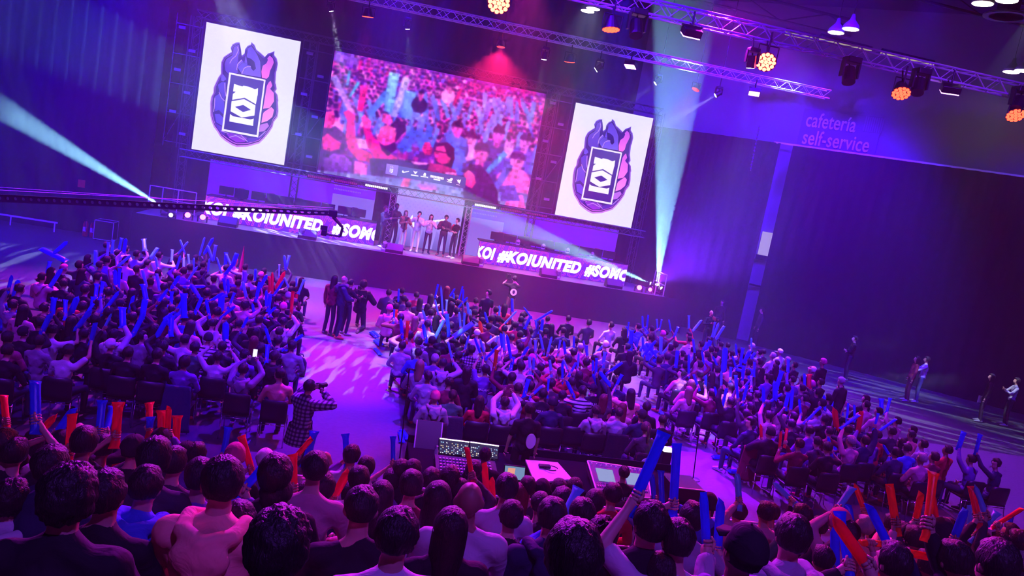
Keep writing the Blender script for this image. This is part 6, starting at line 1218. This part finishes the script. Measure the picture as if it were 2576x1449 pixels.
q = at_z(750, 945, FLOOR); e = empty('backpack', q, 'dark backpack standing at the aisle end of the left block', 'bag'); MB().hull([tuple(x*np.array((.17, .13, .24))+np.array((0, 0, .24))) for x in ico(2)]+[(s*.15, y, .03) for s in (-1, 1) for y in (-.1, .1)]).build('body', M_PLASTIC, e, True); MB().hull([tuple(x*np.array((.12, .05, .12))+np.array((0, -.13, .17))) for x in ico(2)]).build('pocket', mat('bag_grey', (.06, .06, .07), .7, var=.1, bscale=20), e, True); MB().path([(-.06, 0, .47), (-.04, 0, .53), (.04, 0, .53), (.06, 0, .47)], .012).build('handle', M_BLACK, e)

# ------------------------------------------------------------------ people who stand or kneel: stage guests, crew, ushers
def facing(dx, dy): return math.atan2(-dx, dy)
def special(u, v, z, label, face, hair='s', top='K', pose='stand', s=1.0, hands=(None, None), grips=(None, None), hyaw=0.0, hp=0.0, by='head', group=None, y=None, **kw):
    h = {'stand': 1.655, 'kneel': 1.235, 'sit': 1.235}[pose]*s
    q = (at_z(u, v, z+h) if by == 'head' else at_z(u, v, z)) if y is None else Vector((at_y(u, v, y).x, y, z)); base = Vector((q.x, q.y, z)); yaw = facing(*face)
    o = make_person(base, yaw, s, hair, top, pose=pose, lod='mid', hands=hands, grips=grips, hyaw=hyaw, hpitch=hp, **kw); return tag(o, label, 'person', group)
CLAP = (Vector((-.03, .30, 1.28)), Vector((.04, .30, 1.30))); V3 = Vector
G = 'guests on the stage'; CREAM = (.75, .68, .5); DK = (.025, .025, .04); WSH = (.85, .82, .85)
A_, B_ = facing(.9, -.35), 0
g1 = special(966, 560, STAGE, 'person in a navy jacket and white shoes clapping, leftmost on the stage', (.85, -.5), 's', 'N', hands=CLAP, group=G, y=33.05, bulk=.022, trouser=DK, shoe=WSH, skin=(.6, .38, .3)); [c for c in g1.children if c.name.startswith('hair')][0].color = (.20, .05, .04, 1)
special(993, 560, STAGE, 'tall person in a black tee shirt and white shoes with raised joined hands', (.6, -.8), 'f', 'K', s=1.10, hands=(V3((-.05, .32, 1.22)), V3((.06, .32, 1.24))), group=G, y=33.25, sleeve='short', trouser=DK, shoe=WSH, skin=(.10, .055, .04))
g3 = special(1018, 560, STAGE, 'person in a brown jacket, dark scarf and wide cream trousers on the stage', (.45, -.9), 'g', 'M', s=.97, hands=CLAP, group=G, y=33.3, bulk=.014, trouser=CREAM, shoe=DK, skin=(.62, .4, .32)); g3.color = (.62, .4, .32, 1); [c for c in g3.children if c.name.startswith('jacket') or c.name.startswith('shirt')][0].color = (.26, .09, .07, 1)
b = MB(); b.cap((-.07, .13, 1.46), .035, (.07, .13, 1.46), .035, 1); b.cap((.05, .17, 1.44), .035, (.09, .19, .85), .05, 1); o = b.build('scarf', M_CLOTH, g3, True); o.color = (.02, .015, .02, 1)
g4 = special(1052, 560, STAGE, 'person in a white jacket and cream trousers speaking into a microphone', (-.1, -1), 's', 'W', hands=(V3((.02, .22, 1.44)), V3((.2, .12, 1.05))), grips=(V3((0, .2, 1)), None), group=G, y=33.3, bulk=.02, trouser=CREAM, shoe=WSH, skin=(.6, .4, .32))
m_ = g4.matrix_world.to_3x3(); mp = g4.matrix_world @ V3((.02, .22, 1.44)); e = empty('microphone', mp, 'red-topped hand microphone held by the person in white on stage', 'microphone'); MB().bar(m_ @ V3((0, .0, -.1)), m_ @ V3((0, .02, .09)), .014, .02).build('handle', M_BLACK, e); MB().ell(m_ @ V3((0, .025, .13)), (.045, .045, .055)).build('foam_cover', mat('mic_red', (.75, .02, .08), .8, bump=.3, bscale=80), e, True)
special(1083, 560, STAGE, 'red-haired person in a white jacket and dark trousers on the stage', (.1, -1), 'r', 'W', s=.97, hands=(V3((-.02, .24, 1.42)), V3((.05, .24, 1.40))), group=G, y=33.35, bulk=.012, trouser=DK, shoe=DK, skin=(.62, .4, .34))
special(1121, 560, STAGE, 'bearded person in a dark open jacket with hands together on the stage', (-.25, -1), 's', 'D', s=1.02, hands=(V3((-.02, .26, 1.22)), V3((.03, .26, 1.25))), group=G, y=33.3, bulk=.024, trouser=(.03, .04, .08), shoe=(.25, .12, .1), skin=(.5, .3, .22))
g7 = special(1150, 560, STAGE, 'person in a black shirt with one red sleeve and folded arms, rightmost on the stage', (-.8, -.6), 's', 'K', hands=(V3((.16, .20, 1.17)), V3((-.16, .22, 1.14))), group=G, y=33.05, sleeve='short', trouser=(.03, .035, .06), shoe=WSH, skin=(.58, .38, .3))
J_ = joints('stand'); b = MB(); b.cap((.185, -.03, 1.41), .076, (.235, .0, 1.27), .07, 2); o = b.build('red_sleeve', M_CLOTH, g7, True); o.color = (.8, .02, .08, 1)
F = FLOOR; G2 = 'camera crew on the floor'
special(843, 703, F, 'long-haired person in a red jacket standing in front of the stage', (.6, .8), 'l', 'M', group=G2, bulk=.02, trouser=DK, shoe=(.1, .1, .1))
cm = special(867, 703, F, 'bald person in a navy hoodie and reddish shoes holding a controller', (.9, .25), 'b', 'N', s=1.05, hands=(V3((-.1, .34, 1.12)), V3((.1, .34, 1.12))), group=G2, hood=True, bulk=.015, trouser=(.02, .025, .05), shoe=(.5, .08, .06)); back_text(cm, 'KOI', .10, 1.30, y=-.205)
op = special(884, 712, F, 'camera operator in black half hidden behind the bald person', (.8, .6), 's', 'K', s=.95, hands=(V3((-.1, .38, 1.25)), V3((.12, .38, 1.25))), group=G2, trouser=DK)
q = op.matrix_world @ V3((0, .46, 1.36)); e = empty('video_camera', q, 'dark video camera on a stabiliser held by the operator near the stage', 'camera', rz=facing(.8, .6)); MB().box((0, 0, 0), (.14, .26, .16), bev=.02).bar((0, .13, 0), (0, .27, 0), .05, .06, 12).build('camera_body', M_PLASTIC, e); MB().bar((-.3, -.05, -.12), (.3, -.05, -.12), .016).bar((-.3, -.05, -.12), (-.3, -.05, .08), .016).bar((.3, -.05, -.12), (.3, -.05, .08), .016).bar((0, -.02, -.3), (0, -.02, -.08), .02).build('stabiliser', M_BLACK, e); MB().box((0, -.12, .14), (.15, .02, .1)).build('monitor', M_BLACK, e)
special(915, 715, F, 'curly-haired person in black kneeling beside the middle block', (.3, .95), 'c', 'K', pose='kneel', s=1.18, group=G2, bulk=.03, trouser=DK, shoe=(.12, .1, .08))
c2 = special(1295, 702, F, 'cameraman in a black tee with a white round emblem facing the stage', (-.05, 1), 'k', 'K', s=1.04, hands=(V3((-.14, .34, 1.60)), V3((.06, .36, 1.56))), group=G2, sleeve='short', trouser=(.16, .10, .07), shoe=DK); back_disc(c2, .12, 1.20, y=-.19); back_disc(c2, .07, 1.21, M_PRINTD, y=-.194, rx=.05)
q = c2.matrix_world @ V3((-.17, .28, 1.68)); e = empty('video_camera', q, 'shoulder video camera held by the cameraman at the stage front', 'camera'); MB().box((0, 0, 0), (.14, .34, .18), bev=.02).bar((0, .17, 0), (0, .36, 0), .055, .07, 12).build('camera_body', M_PLASTIC, e); MB().bar((0, -.14, .12), (0, .14, .12), .014).bar((0, -.14, .09), (0, -.14, .12), .014).bar((0, .14, .09), (0, .14, .12), .014).build('handle', M_BLACK, e)
ph = special(772, 975, F, 'photographer in a plaid overshirt kneeling in the left aisle with a camera', (.55, .85), 's', 'T', pose='kneel', s=1.08, hands=(V3((.02, .22, 1.22)), V3((.14, .22, 1.18))), grips=(V3((0, 0, 1)), V3((0, 0, 1))), bulk=.03, trouser=DK, shoe=(.35, .33, .35), lean=.1)
b = MB(); n_ = 18; pts = [((.20+.05*k/4)*math.cos(2*math.pi*i/n_), -.02+(.16+.05*k/4)*math.sin(2*math.pi*i/n_)+.012*noise.noise(V3((i, k, 2))), .62-.075*k) for k in range(5) for i in range(n_)]; b.faces(pts, [(k*n_+i, k*n_+(i+1) % n_, (k+1)*n_+(i+1) % n_, (k+1)*n_+i) for k in range(4) for i in range(n_)]); o = b.build('shirt_tail', M_PLAID, ph, True); o.color = (*TOPC['T'], 1)
q = ph.matrix_world @ V3((.05, .27, 1.22)); e = empty('photo_camera', q, 'photo camera raised to the eye of the kneeling photographer', 'camera', rz=facing(.55, .85)); MB().box((0, 0, 0), (.14, .08, .10), bev=.012).bar((0, .04, 0), (0, .17, 0), .04, .045, 14).build('camera_body', M_PLASTIC, e)
G3 = 'staff along the right wall'
special(2150, 852, F, 'person in dark clothes with folded arms standing alone at the right drape', (-.8, .3), 's', 'K', s=1.02, hands=(V3((.14, .2, 1.15)), V3((-.14, .22, 1.13))), group=G3, trouser=DK, skin=(.45, .28, .22))
special(2306, 903, F, 'person in a dark red top beside the one in a white sweater at right', (-.8, .3), 'l', 'M', s=.98, group=G3, trouser=(.10, .03, .05)); special(2331, 904, F, 'person in a white sweater and jeans at the right drape, raising hands to the face', (-.8, .5), 's', 'W', hands=(V3((.0, .22, 1.44)), V3((.1, .22, 1.4))), group=G3, trouser=(.06, .09, .20), shoe=(.5, .5, .5))
s1 = special(2494, 948, F, 'person in black holding a white paper by the right drape', (-.7, .5), 'l', 'K', group=G3, trouser=DK); e = tag(MB().box(s1.matrix_world @ V3((.26, .10, .76)), (.2, .012, .26)).build('paper_sheet', M_PAPER), 'white paper sheet held by the person in black near the right edge', 'paper')
special(2557, 958, F, 'person in a lilac blouse and dark skirt clapping at the right edge', (-.8, .4), 's', 'L', hands=CLAP, group=G3, trouser=DK, shoe=(.6, .6, .6)); special(1818, 755, F, 'person in a dark suit with a pale lanyard beyond the right block', (-.5, -.6), 's', 'K', y=31.6, group=G3, trouser=DK)
special(1917, 780, F, 'person in dark clothes standing in front of the pale gap in the drape', (-.9, .2), 's', 'D', s=1.03, y=30.7, group=G3, trouser=DK); r1 = special(1790, 787, F, 'person lit red behind a tripod camera near the right block', (.2, -.9), 'b', 'K', group=G3, trouser=DK, skin=(.7, .2, .18), hands=(V3((-.1, .3, 1.3)), V3((.1, .3, 1.3))))  # red light put into the skin colour of the tripod camera person
q = r1.matrix_world @ V3((0, .42, 0)); e = empty('tripod_camera', q, 'video camera on a tripod beside the right block near the stage', 'camera'); MB().box((-.05, 0, 1.5), (.16, .34, .16), bev=.02).bar((-.05, -.17, 1.5), (-.05, -.32, 1.5), .05).build('camera_body', M_PLASTIC, e)
for k in range(3): MB().bar((0, 0, 1.38), (.4*math.cos(k*2.09), .4*math.sin(k*2.09), 0), .018, .012).build('leg', M_BLACK, e)

# ------------------------------------------------------------------ mixing position on the floor in front of the grandstand
def lit_monitor(name, corners, y, label, m, dep=.05):
    P_ = [at_y(u, v, y) for u, v in corners]; c = sum(P_, V3())/4; e = empty(name, c, label, 'monitor'); L = [p-c for p in P_]; nr = V3((0, 1, 0)); b = MB(); b.hull([tuple(p*1.06+nr*d) for p in L for d in (.008, dep)]); b.build('housing', M_BLACK, e); f = MB(); f.faces(L, [(0, 1, 2, 3)]); f.build('screen', m, e); return e, c, L
FY = 12.35; FZ = -4.78
t_ = empty('mixing_table', (3.6, FY-.35, FLOOR), 'long black table holding the lighting and sound consoles', 'table'); MB().box((0, 0, .70), (4.9, 1.35, .05), bev=.01).build('table_top', mat('table_black', (.006, .006, .008), .9, spec=.1, var=.1, bscale=5), t_)
MB().box((0, .72, .42), (4.9, .03, .84)).build('front_cloth', M_DRAPE, t_)
for x in (-2.3, -.8, .8, 2.3):
    for y in (-.6, .6): MB().bar((x, y, 0), (x, y, .68), .025).build('leg', M_BLACK, t_)
M_SCR = emis('console_screen', srgb(58, 52, 92), .8); M_BARW = emis('console_strip', (1, .95, .85), 2.2)
rs = random.Random(3)
for cn, lb in (([(1104, 1152), (1177, 1161), (1180, 1113), (1106, 1104)], 'left wide screen of the lighting console with rows of bright cells'), ([(1180, 1161), (1250, 1171), (1254, 1123), (1183, 1113)], 'right wide screen of the lighting console, partly behind a head')):
    e, c, L = lit_monitor('console_screen', cn, FY, lb, M_SCR); a = Art(-.004); lerp = lambda s_, t: (L[0]*(1-s_)+L[1]*s_)*(1-t)+(L[3]*(1-s_)+L[2]*s_)*t
    for i in range(15):
        for j in range(9):
            if rs.random() < .5:
                s0, t0 = .04+i*.062, .10+j*.092; k = rs.choice(((235, 240, 250), (150, 200, 240), (180, 180, 210), (220, 200, 160))); pts = [lerp(s0, t0), lerp(s0+rs.choice((.03, .05)), t0), lerp(s0+.03, t0+.055), lerp(s0, t0+.055)]; a.shape([(p.x, p.z) for p in pts], k)
    a.build('cells', M_ART, e); b = MB(); b.bar(L[0]+V3((0, -.02, -.02)), L[1]+V3((0, -.02, -.02)), .012).bar(L[3]+V3((0, -.02, .015)), L[2]+V3((0, -.02, .015)), .010); b.build('light_strip', M_BARW, e)
q = at_z(1172, 1180, -4.72); e = empty('lighting_console', (q.x, q.y, -4.775), 'lighting console with key rows under the two lit screens', 'console'); MB().hull([(sx*.5, y, z) for sx in (-1, 1) for y, z in ((-.28, .0), (.26, .0), (.26, .14), (-.28, .06))]).build('housing', M_PLASTIC, e)
b = MB()
for i in range(16):
    for j in range(5): b.box((-.42+i*.054, -.22+j*.09, .085+j*.013), (.032, .04, .018))
b.build('keys', mat('key_pale', (.5, .48, .52), .5, var=.2, bscale=60), e)
e, c, L = lit_monitor('laptop', [(1268, 1203), (1318, 1209), (1321, 1177), (1271, 1171)], at_z(1294, 1206, -4.76).y, 'small laptop with a pale split screen beside the tilted white board', emis('laptop_glow', srgb(120, 150, 190), .8)); MB().box((0, -.16, -.14), (.34, .24, .02)).build('keyboard', M_PLASTIC, e); a = Art(-.005)
a.shape([(-.12, -.06), (.0, -.05), (.0, .08), (-.12, .08)], (220, 150, 130)); a.build('picture', M_ART, e)
P_ = [V3(at_z(1322, 1156, -4.58)), V3(at_z(1403, 1163, -4.58)), V3(at_z(1440, 1205, -4.70)), V3(at_z(1345, 1214, -4.70))]; c = sum(P_, V3())/4; b = MB(); b.hull([tuple(p-c+V3((0, 0, d))) for p in P_ for d in (0, -.03)]); o = b.build('tilted_board', M_WHITE); o.location = c; tag(o, 'tilted white board on the mixing table with a black adapter on it', 'board')
e = empty('power_adapter', c+V3((-.05, .02, .01)), 'black power adapter with a loop of cable on the white board', 'adapter'); nb = (P_[1]-P_[0]).cross(P_[3]-P_[0]).normalized(); nb = nb if nb.z > 0 else -nb; Rb = nb.to_track_quat('Z', 'Y').to_matrix(); MB().box(nb*.02+V3((0, .04, .02)), (.2, .08, .04), Rb, .008).build('body', M_BLACK, e); MB().path([nb*.02+Rb @ V3((.12*math.cos(t)+.1, .07*math.sin(t), .012)) for t in [i*.45 for i in range(13)]], .008).build('cable', M_BLACK, e)
Q = [V3(at_z(1478, 1160, -4.52)), V3(at_z(1626, 1182, -4.52)), V3(at_z(1640, 1254, -4.68)), V3(at_z(1502, 1240, -4.68))]; c = sum(Q, V3())/4; e = empty('sound_console', c, 'wide sound mixing console with two pale screens and a row of lit knobs', 'console'); L = [p-c for p in Q]; nb = (L[1]-L[0]).cross(L[3]-L[0]).normalized(); nb = nb if nb.z > 0 else -nb
lp = lambda s_, t, h=0: (L[0]*(1-s_)+L[1]*s_)*(1-t)+(L[3]*(1-s_)+L[2]*s_)*t+nb*h
b = MB(); b.hull([tuple(lp(s_, t)+nb*h) for s_ in (0, 1) for t in (0, 1) for h in (0, -.12)]); b.build('housing', mat('console_grey', (.10, .10, .12), .5, var=.1, bscale=20), e); b = MB(); b.bar(lp(0, 0), lp(1, 0), .018).bar(lp(0, 0), lp(0, 1), .014).bar(lp(0, 1), lp(1, 1), .014).bar(lp(1, 0), lp(1, 1), .014); b.build('edge_trim', M_ALU, e)
for s0 in (.10, .60): b = MB(); b.hull([tuple(lp(s_, t, h)) for s_ in (s0, s0+.29) for t in (.22, .62) for h in (.004, .016)]); b.build('screen', emis('mixer_screen', srgb(150, 160, 215), .85), e)
b = MB()
for i in range(12): b.bar(lp(.05+i*.082, .10, 0), lp(.05+i*.082, .10, .035), .018, .012, 8)
b.build('knobs', mat('knob_white', (.8, .8, .8), .4, var=.05, bscale=9), e); b = MB()
for i in range(22): b.box(lp(.05+i*.042, .80, .012), (.016, .045, .02)); b.box(lp(.05+i*.042, .70, .008), (.014, .014, .014))
b.build('faders', mat('fader_pink', (.6, .3, .4), .5, var=.3, bscale=40), e)
q = at_y(1093, 1166, FY-.3); e = empty('water_bottle', (q.x, FY-.3, FZ), 'clear water bottle beside the lighting console', 'bottle'); MB().lathe([(.03, 0), (.033, .01), (.033, .15), (.014, .19), (.014, .21)], n=12).build('body', mat('bottle_clear', (.6, .6, .7), .1, spec=.8, var=.05, bscale=9), e, True); MB().lathe([(.016, .205), (.016, .23)], n=10).build('cap', M_WHITE, e)
P_ = [at_y(u, v, FY+.1) for u, v in ((1048, 1188), (1092, 1190), (1096, 1122), (1050, 1118))]; c = sum(P_, V3())/4; e = empty('road_case', (c.x, c.y, FLOOR), 'black road case with its lid up left of the lighting console', 'case'); MB().box((0, 0, .35), (.5, .6, .7), bev=.01).build('body', M_BLACK, e); b = MB(); b.hull([(x, y, z) for x in (-.22, .2) for y, z in ((.0, .72), (.28, 1.12), (.03, .72), (.31, 1.12))]); b.build('lid', M_BLACK, e); MB().bar((.21, 0, .72), (.21, .28, 1.12), .012).bar((-.23, 0, .72), (-.23, .28, 1.12), .012).build('edge_trim', M_ALU, e)
q = at_z(1668, 1222, FLOOR+.55); e = empty('lamp_pedestal', (6.15, 13.2, FLOOR), 'dark pedestal with a bright white top beside the right aisle', 'pedestal'); pt = at_y(1678, 1130, 13.2); e.location.x = pt.x; MB().box((0, 0, (pt.z-FLOOR)/2), (.18, .18, pt.z-FLOOR-.06), bev=.01).build('column', M_PLASTIC, e); MB().box((0, 0, pt.z-FLOOR), (.22, .2, .05), bev=.02).build('lit_top', emis('pedestal_glow', (1, .95, 1), 3), e)
q = at_y(1735, 1262, 11.6); e = empty('equipment_box', (q.x-.05, 11.7, FLOOR), 'black equipment box with sloped top at the right end of the mixing area', 'box'); MB().hull([(x, y, z) for x, y, z in ((-.38, -.3, 0), (.42, -.3, 0), (-.38, .3, 0), (.42, .3, 0), (-.38, -.3, .95), (.16, -.3, .95), (-.38, .3, .95), (.16, .3, .95), (.42, -.3, .62), (.42, .3, .62))]).build('body', M_BLACK, e); MB().bar((-.38, -.31, .95), (.16, -.31, .95), .012).bar((.16, -.31, .95), (.42, -.31, .62), .012).build('edge_trim', M_ALU, e)
G4 = 'technicians at the mixing position'
for u, v, y, hw_, lb, tx in ((1220, 1146, 10.95, .9, 'technician with short dark hair seated at the lighting console', None), (1569, 1190, 11.1, 1.05, 'technician in a black staff shirt at the sound console', 'STAFF')):
    q = at_y(u, v, y); sc_ = 1.0; zz = q.z-1.235; pose = 'sit'
    if q.z-FLOOR > 1.45: pose = 'stand'; sc_ = max(.9, min(1.1, (q.z-FLOOR)/1.655))
    else: sc_ = max(.86, min(1.12, (q.z-FLOOR)/1.235))
    o = make_person(V3((q.x, y, FLOOR)), facing(.1, 1), sc_, 's', 'K', pose=pose, lod='mid', hands=(None, None), trouser=DK); tag(o, lb, 'person', G4)
    if tx: back_text(o, tx, .24, (.84 if pose == 'sit' else 1.27))
    if pose == 'sit': chair(V3((q.x, y-.02, FLOOR)), 0, 'black chair under the technician at the %s console' % ('sound' if tx else 'lighting'))
def mic_stand(u0, v0, u1, v1, label):
    p = at_z(u0, v0, FLOOR); t = at_y(u1, v1, p.y); e = empty('microphone_stand', p, label, 'microphone stand'); MB().bar((0, 0, .02), t-p, .012, n=8).build('pole', M_BLACK, e); MB().lathe([(.15, 0), (.15, .02), (.02, .035)], n=18).build('base', M_BLACK, e); d = t-p; MB().bar(d, d+V3((.05, -.12, .03)), .014).bar(d+V3((.05, -.12, .03)), d+V3((.08, -.2, .04)), .022).build('microphone', M_PLASTIC, e)
mic_stand(1002, 1182, 1030, 928, 'tall thin microphone stand at the left aisle corner of the middle block'); mic_stand(1743, 1206, 1757, 1092, 'thin microphone stand on the right aisle beyond the pedestal')
e = empty('stand_rail', (STX0, 9.75, FLOOR), 'pale handrail along the front edge of the grandstand', 'railing'); MB().bar((0, 0, 1.2), (STX1-STX0, 0, 1.2), .02).build('top_rail', M_WHITE, e); MB().bar((0, 0, .65), (STX1-STX0, 0, .65), .016).build('lower_rail', M_ALU, e)
for k in range(8): MB().bar(((STX1-STX0)*k/7, 0, 0), ((STX1-STX0)*k/7, 0, 1.2), .022).build('post', M_ALU, e)
